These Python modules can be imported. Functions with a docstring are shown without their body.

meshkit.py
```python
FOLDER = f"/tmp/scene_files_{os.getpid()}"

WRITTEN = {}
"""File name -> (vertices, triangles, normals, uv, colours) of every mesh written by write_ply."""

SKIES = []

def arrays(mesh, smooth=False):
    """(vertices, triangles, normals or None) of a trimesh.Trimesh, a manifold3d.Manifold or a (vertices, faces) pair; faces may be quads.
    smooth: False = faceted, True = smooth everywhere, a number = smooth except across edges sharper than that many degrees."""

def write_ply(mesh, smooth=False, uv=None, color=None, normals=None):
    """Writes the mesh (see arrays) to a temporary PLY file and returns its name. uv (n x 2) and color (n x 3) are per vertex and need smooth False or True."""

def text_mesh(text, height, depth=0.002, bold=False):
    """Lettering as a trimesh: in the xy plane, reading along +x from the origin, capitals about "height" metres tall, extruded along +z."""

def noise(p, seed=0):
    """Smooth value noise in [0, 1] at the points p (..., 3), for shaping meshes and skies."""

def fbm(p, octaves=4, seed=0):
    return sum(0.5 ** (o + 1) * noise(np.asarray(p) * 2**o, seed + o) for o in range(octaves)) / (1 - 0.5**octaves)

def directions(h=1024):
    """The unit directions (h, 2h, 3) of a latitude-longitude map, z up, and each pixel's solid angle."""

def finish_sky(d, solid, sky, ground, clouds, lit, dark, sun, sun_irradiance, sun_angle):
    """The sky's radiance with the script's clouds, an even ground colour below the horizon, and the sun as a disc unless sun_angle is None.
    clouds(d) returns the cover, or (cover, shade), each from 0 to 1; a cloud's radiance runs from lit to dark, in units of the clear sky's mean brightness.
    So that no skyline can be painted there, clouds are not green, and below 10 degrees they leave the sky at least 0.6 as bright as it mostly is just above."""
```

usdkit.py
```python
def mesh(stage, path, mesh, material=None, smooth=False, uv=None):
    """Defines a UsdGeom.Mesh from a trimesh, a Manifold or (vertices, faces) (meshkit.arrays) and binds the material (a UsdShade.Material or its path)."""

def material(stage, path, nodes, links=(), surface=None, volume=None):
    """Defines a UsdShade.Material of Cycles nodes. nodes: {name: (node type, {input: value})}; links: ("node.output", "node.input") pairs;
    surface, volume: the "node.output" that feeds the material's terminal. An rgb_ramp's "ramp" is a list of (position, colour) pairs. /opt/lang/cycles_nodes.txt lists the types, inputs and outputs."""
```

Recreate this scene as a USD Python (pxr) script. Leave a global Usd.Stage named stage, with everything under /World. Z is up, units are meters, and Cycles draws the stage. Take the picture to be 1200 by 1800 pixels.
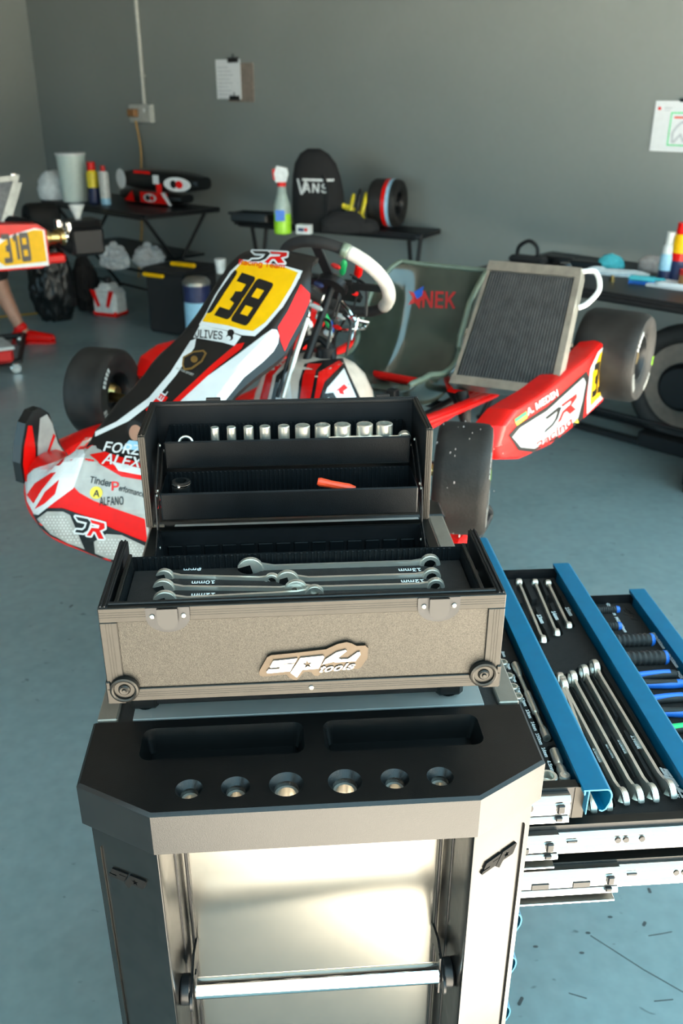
import math, random, numpy as np, trimesh, usdkit, meshkit
from pxr import Usd, UsdGeom, UsdLux, Gf, Sdf, UsdShade
from manifold3d import Manifold, CrossSection
import shapely.geometry as sg, shapely.affinity as sa, shapely.ops as so

random.seed(7); rng = np.random.default_rng(7)
stage = Usd.Stage.CreateInMemory()
UsdGeom.SetStageUpAxis(stage, UsdGeom.Tokens.z); UsdGeom.SetStageMetersPerUnit(stage, 1.0)
UsdGeom.Xform.Define(stage, '/World')
stage.SetDefaultPrim(stage.GetPrimAtPath('/World'))
UsdGeom.Scope.Define(stage, '/World/Looks')

# ---------------------------------------------------------------- camera
FPX, PITCH, ROLL, CAMH = 1560.8, math.radians(25.25), math.radians(0.11), 1.66
EXPOSURE = -0.5
FWD = np.array([0, math.cos(PITCH), -math.sin(PITCH)])
_U0 = np.array([0, math.sin(PITCH), math.cos(PITCH)])
RGT = math.cos(ROLL) * np.array([1.0, 0, 0]) + math.sin(ROLL) * _U0
UPV = -math.sin(ROLL) * np.array([1.0, 0, 0]) + math.cos(ROLL) * _U0
EYE = np.array([0, 0, CAMH])
cam = UsdGeom.Camera.Define(stage, '/World/camera')
cam.CreateHorizontalApertureAttr(24.0); cam.CreateVerticalApertureAttr(36.0)
cam.CreateFocalLengthAttr(24.0 * FPX / 1200)
cam.CreateClippingRangeAttr(Gf.Vec2f(0.05, 200))
cam.CreateFStopAttr(6.7); cam.CreateFocusDistanceAttr(1.08)
cam.CreateExposureAttr(EXPOSURE)
_m = Gf.Matrix4d(1)
for _i, _v in enumerate((RGT, UPV, -FWD, EYE)):
    _m.SetRow(_i, Gf.Vec4d(*map(float, _v), 1.0 if _i == 3 else 0.0))
cam.AddTransformOp().Set(_m)

# ---------------------------------------------------------------- sky and sun
dome = UsdLux.DomeLight.Define(stage, '/World/sky')
dome.CreateIntensityAttr(1.8); dome.CreateColorAttr(Gf.Vec3f(0.45, 0.80, 0.95))
sun = UsdLux.DistantLight.Define(stage, '/World/sun')
sun.CreateIntensityAttr(42.0); sun.CreateAngleAttr(0.53); sun.CreateNormalizeAttr(True); sun.CreateColorAttr(Gf.Vec3f(1.0, 0.91, 0.78))
# the sun stands over the building, along the line of the open side, so that it lights the yard outside and stops at the roof's edge
WA = math.radians(-44.5)
WD = np.array([math.cos(WA), math.sin(WA), 0]); WN = np.array([-math.sin(WA), math.cos(WA), 0])   # along the back wall; out through the back wall
_d = -WN * 0.9 - np.array([0, 0, 1.0]); _d /= np.linalg.norm(_d)     # the way the light travels
_z = -_d; _x = np.cross([0, 0, 1.0], _z); _x /= np.linalg.norm(_x); _y = np.cross(_z, _x)
_m = Gf.Matrix4d(1)
for _i, _v in enumerate((_x, _y, _z)):
    _m.SetRow(_i, Gf.Vec4d(*map(float, _v), 0.0))
sun.AddTransformOp().Set(_m)

# ---------------------------------------------------------------- points from pixels (1200 x 1800) on real planes
def ray(px, py): return FWD + (px - 600) / FPX * RGT - (py - 900) / FPX * UPV
def at_z(px, py, z):
    d = ray(px, py); return EYE + d * (z - CAMH) / d[2]
def at_plane(px, py, p, n):
    d = ray(px, py); return EYE + d * ((p - EYE) @ n) / (d @ n)
def at_depth(px, py, dep): return EYE + ray(px, py) * dep

class Frame:
    """A local frame standing on the floor: o origin, ang turn about z."""
    def __init__(self, o, ang):
        self.o = np.array([o[0], o[1], 0.0]); self.ang = ang
        self.x = np.array([math.cos(ang), math.sin(ang), 0]); self.y = np.array([-math.sin(ang), math.cos(ang), 0])
    def loc(self, P):
        d = np.asarray(P, float) - self.o; return np.stack([d @ self.x, d @ self.y, np.asarray(P, float)[..., 2]], -1)
    def wld(self, x, y, z): return self.o + x * self.x + y * self.y + np.array([0, 0, z])
    def px_x(self, px, py, x): return self.loc(at_plane(px, py, self.o + x * self.x, self.x))
    def px_y(self, px, py, y): return self.loc(at_plane(px, py, self.o + y * self.y, self.y))
    def px_z(self, px, py, z): return self.loc(at_z(px, py, z))
TR = Frame((-0.0287, 0.7660), math.radians(4.30))          # trolley: x across, y along it away from the handle
KR = Frame((-0.216, 2.2), math.atan2(-0.848, -0.53))       # kart: x forward, y to its left
WL = Frame((0, 0), WA)                                     # room: x along the back wall, y towards it
WALLN = 5.0

# ---------------------------------------------------------------- prims
used = {}
def path_for(parent, name):
    base = str(parent.GetPath()) if parent is not None else '/World'
    k = used.setdefault((base, name), 0); used[(base, name)] = k + 1
    return f"{base}/{name}" + (f"_{k:03d}" if k else '')
def tag(p, label=None, cat=None, group=None, kind=None):
    p = p.GetPrim() if hasattr(p, 'GetPrim') else p
    for k, v in (('label', label), ('category', cat), ('group', group), ('kind', kind)):
        if v: p.SetCustomDataByKey(k, v)
    return p
def obj(name, mesh, mat, parent=None, smooth=30, label=None, cat=None, group=None, kind=None):
    if isinstance(mesh, (list,)): mesh = cat_m(mesh)
    m = usdkit.mesh(stage, path_for(parent, name), mesh, MATS[mat], smooth=smooth)
    return tag(m.GetPrim(), label, cat, group, kind)
def thing(name, label, cat, frame=None, loc=(0, 0, 0), rotz=0.0, group=None, rot=None):
    x = UsdGeom.Xform.Define(stage, path_for(None, name))
    if frame is not None: loc, rotz = frame.o, frame.ang
    x.AddTranslateOp().Set(Gf.Vec3d(*map(float, loc)))
    if rot is not None:
        x.AddRotateXYZOp().Set(Gf.Vec3f(*map(float, rot)))
    elif rotz: x.AddRotateZOp().Set(math.degrees(rotz))
    return tag(x.GetPrim(), label, cat, group)
def dup(src, loc, rotz=0.0, label=None, group=None, rot=None):
    was = src.GetCustomData(); n = src.GetName()
    r = thing(n, label or was['label'], was['category'], None, loc, rotz, group or was.get('group'), rot)
    r.GetReferences().AddInternalReference(src.GetPath()); r.SetInstanceable(True)
    return r

# ---------------------------------------------------------------- materials
MATS = {}
def mat(name, col, r=0.5, m=0.0, var=0.12, scale=30.0, bump=0.0, bscale=200.0, coat=0.0, spec=None, rvar=0.0, trans=0.0, emit=None, sub=0.0, aniso=0.0):
    c = np.array(col, float)
    nodes = {'co': ('texture_coordinate', {}), 'n': ('noise_texture', {'scale': scale, 'detail': 4.0}),
             'c': ('rgb_ramp', {'ramp': [(0.3, tuple(c * (1 - var))), (0.7, tuple(np.minimum(c * (1 + var), 1)))]}),
             'p': ('principled_bsdf', {'roughness': r, 'metallic': m})}
    links = [('co.object', 'n.vector'), ('n.fac', 'c.fac'), ('c.color', 'p.base_color')]
    P = nodes['p'][1]
    if coat: P['coat_weight'] = coat; P['coat_roughness'] = 0.06
    if spec is not None: P['specular_ior_level'] = spec
    if trans: P['transmission_weight'] = trans
    if emit: P['emission_color'] = emit[0]; P['emission_strength'] = emit[1]
    if aniso: P['anisotropic'] = aniso
    if bump:
        nodes['bn'] = ('noise_texture', {'scale': bscale, 'detail': 2.0}); nodes['b'] = ('bump', {'strength': bump, 'distance': 0.001})
        links += [('co.object', 'bn.vector'), ('bn.fac', 'b.height'), ('b.normal', 'p.normal')]
    if rvar:
        nodes['rr'] = ('map_range', {'from_min': 0.3, 'from_max': 0.7, 'to_min': max(r - rvar, 0.02), 'to_max': r + rvar}); nodes['rn'] = ('noise_texture', {'scale': scale * 0.37, 'detail': 5.0})
        links += [('co.object', 'rn.vector'), ('rn.fac', 'rr.value'), ('rr.result', 'p.roughness')]
    MATS[name] = usdkit.material(stage, '/World/Looks/' + name, nodes, links, surface='p.BSDF')
    return MATS[name]

# ---------------------------------------------------------------- shapes (all trimesh)
def cat_m(ms):
    ms = [to_tm(m) for m in ms if m is not None]
    return trimesh.util.concatenate(ms)
def to_tm(m):
    if isinstance(m, Manifold):
        q = m.to_mesh(); return trimesh.Trimesh(q.vert_properties[:, :3], q.tri_verts, process=False)
    return m
def mf(t):
    import manifold3d
    return Manifold(manifold3d.Mesh(np.asarray(t.vertices, np.float32), np.asarray(t.faces, np.uint32)))
def mv(m, loc=(0, 0, 0), rx=0, ry=0, rz=0, s=None):
    """A turned and moved copy (degrees, x then y then z)."""
    m = to_tm(m).copy()
    T = np.eye(4)
    if s is not None: T = np.diag([*(np.ones(3) * s), 1.0])
    for a, ax in ((rx, (1, 0, 0)), (ry, (0, 1, 0)), (rz, (0, 0, 1))):
        if a: T = trimesh.transformations.rotation_matrix(math.radians(a), ax) @ T
    T[:3, 3] += loc
    m.apply_transform(T); return m
def hull(pts): return to_tm(Manifold.hull_points(np.asarray(pts, float)))
def cbox(x0, x1, y0, y1, z0, z1, c=0.002):
    """A box between the limits with chamfered edges."""
    c = min(c, (x1 - x0) * .45, (y1 - y0) * .45, (z1 - z0) * .45); P = []
    for x, sx in ((x0, 1), (x1, -1)):
        for y, sy in ((y0, 1), (y1, -1)):
            for z, sz in ((z0, 1), (z1, -1)):
                P += [(x + sx * c, y + sy * c, z), (x + sx * c, y, z + sz * c), (x, y + sy * c, z + sz * c)]
    return hull(P)
def sbox(cx, cy, cz, sx, sy, sz, c=0.002): return cbox(cx - sx / 2, cx + sx / 2, cy - sy / 2, cy + sy / 2, cz - sz / 2, cz + sz / 2, c)
def rr(x0, x1, y0, y1, r, q=5): return sg.box(x0 + r, y0 + r, x1 - r, y1 - r).buffer(r, quad_segs=q)
def ext(poly, h, z=0.0):
    gs = getattr(poly, 'geoms', [poly]); out = []
    for g in gs:
        if g.is_empty or g.area < 1e-10: continue
        t = trimesh.creation.extrude_polygon(sg.polygon.orient(g), h, engine='earcut'); out.append(t)
    t = trimesh.util.concatenate(out); t.apply_translation([0, 0, z]); return t
def bevel_ext(poly, h, c, z=0.0):
    """Extruded convex outline with its upper rim chamfered by c."""
    a = np.array(poly.exterior.coords)[:-1]; b = np.array(poly.buffer(-c, join_style=2).exterior.coords)[:-1]
    return hull(np.vstack([np.c_[a, np.full(len(a), z)], np.c_[a, np.full(len(a), z + h - c)], np.c_[b, np.full(len(b), z + h)]]))
def up_to_xz(m):
    """(x, y, z) -> (x, z, y): a drawing in x-y stood up facing -y, its thickness going to +y."""
    m = to_tm(m).copy(); v = m.vertices.copy(); m.vertices = np.c_[v[:, 0], v[:, 2], v[:, 1]]; m.invert(); return m
def up_to_yz(m):
    """(x, y, z) -> (z, x, y): a drawing stood up in the y-z plane, its thickness along +x."""
    m = to_tm(m).copy(); v = m.vertices.copy(); m.vertices = np.c_[v[:, 2], v[:, 0], v[:, 1]]; return m
def lathe(prof, n=28):
    prof = np.asarray(prof, float); k = len(prof); a = np.linspace(0, 2 * math.pi, n, endpoint=False)
    V = np.vstack([np.c_[prof[:, 0] * math.cos(t), prof[:, 0] * math.sin(t), prof[:, 1]] for t in a]); Fc = []
    for i in range(n):
        j = (i + 1) % n
        for q in range(k - 1):
            Fc += [(i * k + q, j * k + q, j * k + q + 1), (i * k + q, j * k + q + 1, i * k + q + 1)]
    t = trimesh.Trimesh(V, Fc, process=False); t.merge_vertices(); t.update_faces(t.nondegenerate_faces()); return t
def tube(pts, r, n=10, closed=False, cap=True):
    P = np.asarray(pts, float); k = len(P); R = np.full(k, r, float) if np.ndim(r) == 0 else np.asarray(r, float)
    T = np.gradient(P, axis=0) if not closed else np.roll(P, -1, 0) - np.roll(P, 1, 0)
    T /= np.linalg.norm(T, axis=1, keepdims=True)
    u = np.cross(T[0], [0, 0, 1.0]); u = u if np.linalg.norm(u) > 1e-3 else np.cross(T[0], [0, 1.0, 0]); u /= np.linalg.norm(u)
    V, Fc = [], []
    for i in range(k):
        u = u - T[i] * (u @ T[i]); u /= np.linalg.norm(u); w = np.cross(T[i], u)
        for a in np.linspace(0, 2 * math.pi, n, endpoint=False): V.append(P[i] + R[i] * (math.cos(a) * u + math.sin(a) * w))
    for i in range(k if closed else k - 1):
        j = (i + 1) % k
        for a in range(n):
            b = (a + 1) % n; Fc += [(i * n + a, i * n + b, j * n + b), (i * n + a, j * n + b, j * n + a)]
    if cap and not closed:
        V += [P[0], P[-1]]
        for a in range(n):
            b = (a + 1) % n; Fc += [(k * n, b, a), (k * n + 1, (k - 1) * n + a, (k - 1) * n + b)]
    return trimesh.Trimesh(V, Fc, process=False)
def smooth_path(pts, n=24, closed=False):
    """Catmull-Rom through the points."""
    P = np.asarray(pts, float); k = len(P); out = []
    seg = k if closed else k - 1
    for i in range(seg):
        g = lambda j: P[j % k] if closed else P[min(max(j, 0), k - 1)]
        p0, p1, p2, p3 = g(i - 1), g(i), g(i + 1), g(i + 2)
        for t in np.linspace(0, 1, max(2, n // seg), endpoint=False):
            out.append(0.5 * ((2 * p1) + (p2 - p0) * t + (2 * p0 - 5 * p1 + 4 * p2 - p3) * t * t + (3 * p1 - p0 - 3 * p2 + p3) * t ** 3))
    if not closed: out.append(P[-1])
    return np.array(out)
def bar(p, q, w, t, up=(0, 0, 1)):
    """A flat bar from p to q: w wide across, t thick along up."""
    p, q = np.asarray(p, float), np.asarray(q, float); d = (q - p) / np.linalg.norm(q - p)
    s = np.cross(d, up); s = s if np.linalg.norm(s) > 1e-6 else np.cross(d, (1, 0, 0)); s = s / np.linalg.norm(s); u = np.cross(s, d)
    return hull([e + a * s * w / 2 + b * u * t / 2 for e in (p, q) for a in (-1, 1) for b in (-1, 1)])
def ball(c, r, sub=2, s=(1, 1, 1)):
    m = trimesh.creation.icosphere(sub, 1.0); m.apply_scale(np.array(s) * r); m.apply_translation(c); return m
def disc(r, h, n=24, c=0.0): return lathe([(0, 0), (r, 0), (r, h - c), (r - c, h), (0, h)], n)
def loft(rings, closed=True, cap=True):
    """Rings of equal point count joined in order."""
    R = np.asarray(rings, float); k, n = R.shape[:2]; V = R.reshape(-1, 3); Fc = []
    for i in range(k - 1):
        for a in range(n if closed else n - 1):
            b = (a + 1) % n; Fc += [(i * n + a, i * n + b, (i + 1) * n + b), (i * n + a, (i + 1) * n + b, (i + 1) * n + a)]
    if cap and closed:
        V = np.vstack([V, R[0].mean(0), R[-1].mean(0)])
        for a in range(n):
            b = (a + 1) % n; Fc += [(k * n, b, a), (k * n + 1, (k - 1) * n + a, (k - 1) * n + b)]
    t = trimesh.Trimesh(V, Fc, process=False); return t
def text_poly(s, h, bold=True):
    """Lettering as flat triangles (x, y), its lower left at the origin."""
    return meshkit.text_mesh(s, h, 0.001, bold)
def mapped(m, f, off=0.0, th=0.0006):
    """A drawing (x, y, with thickness along z) laid on a surface f(x, y) -> (point, normal)."""
    m = to_tm(m).copy(); z = m.vertices[:, 2]; zz = (z - z.min()) / max(np.ptp(z), 1e-9)
    P, N = zip(*[f(x, y) for x, y in m.vertices[:, :2]])
    P, N = np.array(P), np.array(N); N /= np.linalg.norm(N, axis=1, keepdims=True)
    m.vertices = P + N * (off + zz * th)[:, None]
    return m
def cells(poly, cell, th=0.001):
    """The outline cut into small cells, so that it can follow a curved surface."""
    x0, y0, x1, y1 = poly.bounds; out = []
    for i in range(int(math.floor(x0 / cell)), int(math.ceil(x1 / cell))):
        for j in range(int(math.floor(y0 / cell)), int(math.ceil(y1 / cell))):
            g = poly.intersection(sg.box(i * cell, j * cell, (i + 1) * cell, (j + 1) * cell))
            for q in getattr(g, 'geoms', [g]):
                if q.geom_type == 'Polygon' and q.area > 1e-9:
                    try: v, fc = trimesh.creation.triangulate_polygon(sg.polygon.orient(q), engine='earcut')
                    except Exception: continue
                    out.append(trimesh.Trimesh(np.c_[v, np.zeros(len(v))], fc, process=False))
    t = trimesh.util.concatenate(out); t.merge_vertices(); return t
def flip_to(m, d):
    """Turns the faces so that on average they look along d."""
    if (m.face_normals * np.asarray(d)).sum() < 0: m.invert()
    return m

# lettering and emblems: outlines in the drawing's own units
STAR = [(math.sin(k * math.pi / 5) * (1 if k % 2 == 0 else 0.42), math.cos(k * math.pi / 5) * (1 if k % 2 == 0 else 0.42)) for k in range(10)]
def _lg(p): return sg.Polygon([((x - 90) / 985.0, (495 - y) / 985.0) for x, y in p])
LOGO_PLATE = _lg([(90, 400), (100, 365), (170, 232), (205, 212), (440, 196), (700, 172), (720, 160), (800, 122), (880, 105), (925, 120), (970, 150), (1050, 150), (1075, 180), (1072, 290), (1050, 320), (1015, 380), (990, 395), (760, 410), (660, 418), (625, 455), (590, 455), (560, 410), (500, 405), (470, 440), (430, 495), (400, 490), (360, 460), (335, 425), (130, 440), (100, 430)]).buffer(0.008).buffer(-0.008)
LOGO_S = _lg([(222, 265), (438, 248), (418, 292), (318, 298), (314, 306), (412, 302), (372, 383), (165, 397), (158, 380), (178, 352), (272, 352), (280, 333), (195, 338), (190, 325)])
LOGO_P = _lg([(465, 245), (668, 230), (680, 245), (640, 345), (625, 368), (480, 375), (430, 455), (372, 400)]).difference(sa.translate(sa.rotate(sa.scale(sg.Polygon(STAR), 0.047, 0.047, origin=(0, 0)), 6, origin=(0, 0)), (527 - 90) / 985.0, (495 - 315) / 985.0))
LOGO_W = _lg([(665, 315), (690, 270), (790, 200), (870, 178), (882, 190), (805, 262), (830, 277), (895, 275), (975, 210), (1000, 205), (1005, 235), (960, 305), (900, 305), (780, 308), (765, 300), (660, 325)])
def logo_letters():
    t = text_poly('tools', 0.062, True); v = t.vertices
    v[:, 0] = v[:, 0] * 1.65 + v[:, 1] * 0.7 + 0.535; v[:, 1] = v[:, 1] * 1.05 + 0.085 + (v[:, 0] - 0.53) * 0.075
    return t
DIG = {'3': [[(0, 1.0), (0.62, 1.0), (0.62, 0.56), (0.25, 0.5)], [(0.25, 0.5), (0.62, 0.44), (0.62, 0.0), (0, 0.0)]],
       '8': [[(0, 0), (0.62, 0), (0.62, 1.0), (0, 1.0), (0, 0)], [(0, 0.5), (0.62, 0.5)]],
       '1': [[(0.0, 0.86), (0.3, 1.0), (0.3, 0.0)]]}
def digits(s, h, gap=0.36, w=0.23, slant=0.0, narrow=1.0):
    """Block racing numerals as one outline, h tall."""
    x, out = 0.0, []
    for ch in s:
        g = so.unary_union([sg.LineString(l).buffer(w / 2, cap_style=2, join_style=1, quad_segs=4) for l in DIG[ch]])
        out.append(sa.translate(g, x + w / 2, w / 2)); x += (0.62 if ch != '1' else 0.32) + gap
    g = sa.scale(so.unary_union(out), narrow * h / (1 + w), h / (1 + w), origin=(0, 0))
    return sa.affine_transform(g, [1, slant, 0, 1, 0, 0])
# ================================================================ materials
mat('black_plastic', (0.004, 0.004, 0.004), 0.33, bump=0.2, bscale=900, var=0.1, rvar=0.03, spec=0.46)
mat('black_satin', (0.008, 0.008, 0.009), 0.38, var=0.15, spec=0.35)
mat('black_rubber', (0.018, 0.018, 0.018), 0.65, var=0.3, bump=0.3, bscale=400)
mat('tyre_rubber', (0.014, 0.013, 0.012), 0.6, var=0.5, scale=14, bump=0.6, bscale=160, rvar=0.1, spec=0.35)
mat('foam', (0.012, 0.010, 0.009), 0.85, var=0.2, scale=120, bump=0.5, bscale=900, spec=0.35)
mat('scuff', (0.05, 0.06, 0.06), 0.6)
mat('letter_black', (0.006, 0.006, 0.006), 0.7, spec=0.12)
mat('foam_deep', (0.006, 0.006, 0.006), 0.9)
mat('grey_shell', (0.005, 0.005, 0.0046), 0.25, 0.0, var=0.06, bump=0.04, bscale=900, rvar=0.02, spec=0.4)
mat('grey_panel', (0.225, 0.217, 0.195), 0.25, 0.85, var=0.04, scale=6, rvar=0.02)
mat('worktop_strip', (0.30, 0.27, 0.23), 0.42, 0.6, var=0.1, bump=0.15, bscale=500)
mat('worktop_mat', (0.27, 0.28, 0.27), 0.5, 0.1, var=0.05)
mat('chrome', (0.82, 0.82, 0.80), 0.09, 1.0, var=0.04)
mat('satin_chrome', (0.80, 0.75, 0.67), 0.38, 0.9, var=0.06)
mat('zinc', (0.50, 0.50, 0.48), 0.30, 1.0, var=0.06, scale=12)
mat('dark_steel', (0.035, 0.035, 0.036), 0.4, 0.8)
mat('blue_rail', (0.0, 0.115, 0.22), 0.45, 0.0, var=0.05, spec=0.3)
mat('case_sheet', (0.044, 0.040, 0.034), 0.45, 0.7, var=0.35, scale=900, bump=0.5, bscale=1100)
mat('case_trim', (0.032, 0.030, 0.027), 0.38, 0.8, var=0.06, scale=60)
mat('case_lining', (0.006, 0.006, 0.007), 0.6, var=0.25, bump=0.2, bscale=700, spec=0.3)
mat('tray_black', (0.004, 0.005, 0.006), 0.45, 0.0, var=0.2, bump=0.3, bscale=800, spec=0.2)
mat('fin_metal', (0.11, 0.115, 0.12), 0.45, 0.6, var=0.25, scale=40)
mat('bright_badge', (0.42, 0.38, 0.35), 0.4, 0.85)
mat('plate_badge', (0.055, 0.043, 0.032), 0.4, 0.8)
mat('print_white', (0.70, 0.72, 0.72), 0.6)
mat('white_gloss', (0.72, 0.74, 0.75), 0.25, coat=0.5, var=0.03)
mat('paper', (0.78, 0.79, 0.80), 0.8, var=0.03)
mat('red_gloss', (0.68, 0.005, 0.003), 0.38, coat=0.12, var=0.04, spec=0.22)
mat('red_matt', (0.55, 0.012, 0.010), 0.55)
mat('orange', (0.75, 0.06, 0.015), 0.4)
mat('yellow', (0.80, 0.44, 0.0), 0.45, var=0.05, spec=0.25)
mat('tub_plastic', (0.60, 0.70, 0.66), 0.4, var=0.03)
mat('lemon', (0.75, 0.60, 0.03), 0.4)
mat('black_gloss', (0.008, 0.008, 0.008), 0.3, spec=0.4)
mat('grey_print', (0.36, 0.36, 0.34), 0.35, coat=0.3)
mat('light_grey', (0.55, 0.57, 0.56), 0.4)
mat('green', (0.01, 0.35, 0.10), 0.4)
mat('bright_green', (0.02, 0.60, 0.18), 0.4)
mat('lime', (0.30, 0.62, 0.02), 0.3)
mat('blue', (0.01, 0.10, 0.55), 0.35)
mat('mid_blue', (0.02, 0.16, 0.62), 0.35)
mat('turquoise', (0.06, 0.45, 0.52), 0.7)
mat('sky_blue', (0.30, 0.55, 0.72), 0.4)
mat('navy', (0.012, 0.02, 0.08), 0.4)
mat('brass', (0.55, 0.40, 0.16), 0.28, 1.0)
mat('gold', (0.60, 0.38, 0.12), 0.35, 0.9)
mat('alloy', (0.40, 0.39, 0.35), 0.4, 0.9, var=0.15)
mat('radiator_core', (0.015, 0.016, 0.018), 0.6, 0.2, var=0.4, scale=25)
mat('seat_shell', (0.045, 0.055, 0.040), 0.16, coat=0.8, var=0.35, scale=5)
mat('seat_edge', (0.13, 0.17, 0.125), 0.3, coat=0.3)
mat('tank_white', (0.60, 0.50, 0.42), 0.3, coat=0.3)
mat('leather_white', (0.50, 0.48, 0.44), 0.6, bump=0.3, bscale=500)
mat('suede_grey', (0.022, 0.021, 0.021), 0.7, spec=0.3)
mat('cloth_black', (0.010, 0.010, 0.011), 0.9, bump=0.4, bscale=300)
mat('cloth_white', (0.62, 0.70, 0.74), 0.9, bump=0.3, bscale=200)
mat('rag', (0.32, 0.29, 0.28), 0.95, bump=0.5, bscale=150, var=0.3)
mat('skin', (0.42, 0.22, 0.15), 0.5, sub=0.1, var=0.08)
mat('hair', (0.02, 0.014, 0.01), 0.7)
mat('shadow_and_reel_brown', (0.21, 0.17, 0.14), 0.85)  # brown of the sheet's painted shadow, also used on the reel cover
mat('wood', (0.30, 0.14, 0.05), 0.5)
mat('cable', (0.42, 0.25, 0.08), 0.5)
mat('socket', (0.42, 0.43, 0.40), 0.4)
mat('steel_black', (0.008, 0.008, 0.009), 0.45, 0.0, spec=0.3)
mat('clear_plastic', (0.75, 0.78, 0.80), 0.25, trans=0.75, spec=0.6, bump=0.8, bscale=30)
mat('liquid_green', (0.35, 0.75, 0.02), 0.15, trans=0.3)
mat('plastic_pale', (0.55, 0.66, 0.60), 0.25, trans=0.45)
mat('print_grey', (0.50, 0.52, 0.55), 0.7)

def room_material(name, col, col2, rough, scuff=False):
    nodes = {'g': ('geometry', {}), 'n1': ('noise_texture', {'scale': 1.3, 'detail': 6.0, 'roughness': 0.6}), 'n2': ('noise_texture', {'scale': 26.0, 'detail': 5.0}),
             'c1': ('rgb_ramp', {'ramp': [(0.3, col), (0.7, col2)]}), 'c2': ('rgb_ramp', {'ramp': [(0.3, ((0.86,) * 3 if scuff else (0.97,) * 3)), (0.7, (1.0,) * 3)]}),
             'm': ('mix_color', {'blend_type': 'multiply', 'fac': 1.0}), 'rr': ('map_range', {'from_min': 0.3, 'from_max': 0.7, 'to_min': rough - 0.07, 'to_max': rough + 0.07}),
             'b': ('bump', {'strength': 0.05, 'distance': 0.002}), 'p': ('principled_bsdf', {})}
    links = [('g.position', 'n1.vector'), ('g.position', 'n2.vector'), ('n1.fac', 'c1.fac'), ('n2.fac', 'c2.fac'), ('c1.color', 'm.a'), ('c2.color', 'm.b'),
             ('n1.fac', 'rr.value'), ('rr.result', 'p.roughness'), ('n2.fac', 'b.height'), ('b.normal', 'p.normal')]
    if scuff:  # small dark rubber marks
        nodes.update({'mp': ('mapping', {'scale': (1.0, 2.2, 1.0), 'rotation': (0, 0, 0.7)}), 'v': ('noise_texture', {'scale': 17.0, 'detail': 2.0, 'distortion': 0.6}), 'sr': ('rgb_ramp', {'ramp': [(0.0, (1, 1, 1)), (0.70, (1, 1, 1)), (0.76, (0.35, 0.35, 0.35)), (1.0, (0.2, 0.2, 0.2))]}),
                      'm2': ('mix_color', {'blend_type': 'multiply', 'fac': 0.8})})
        links += [('g.position', 'mp.vector'), ('mp.vector', 'v.vector'), ('v.fac', 'sr.fac'), ('m.result', 'm2.a'), ('sr.color', 'm2.b'), ('m2.result', 'p.base_color')]
    else: links += [('m.result', 'p.base_color')]
    MATS[name] = usdkit.material(stage, '/World/Looks/' + name, nodes, links, surface='p.BSDF')
room_material('floor_paint', (0.195, 0.275, 0.285), (0.235, 0.32, 0.33), 0.34, True)
room_material('wall_paint', (0.205, 0.225, 0.215), (0.225, 0.245, 0.235), 0.7)
room_material('wall_paint_side', (0.205, 0.225, 0.215), (0.225, 0.245, 0.235), 0.7)
room_material('yard_concrete', (0.46, 0.44, 0.40), (0.56, 0.54, 0.49), 0.8)
room_material('roof_sheet', (0.12, 0.115, 0.11), (0.14, 0.135, 0.13), 0.6)
room_material('bounce_render', (0.60, 0.58, 0.54), (0.68, 0.66, 0.62), 0.8)
room_material('yard_asphalt', (0.06, 0.06, 0.062), (0.08, 0.08, 0.082), 0.85)

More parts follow.
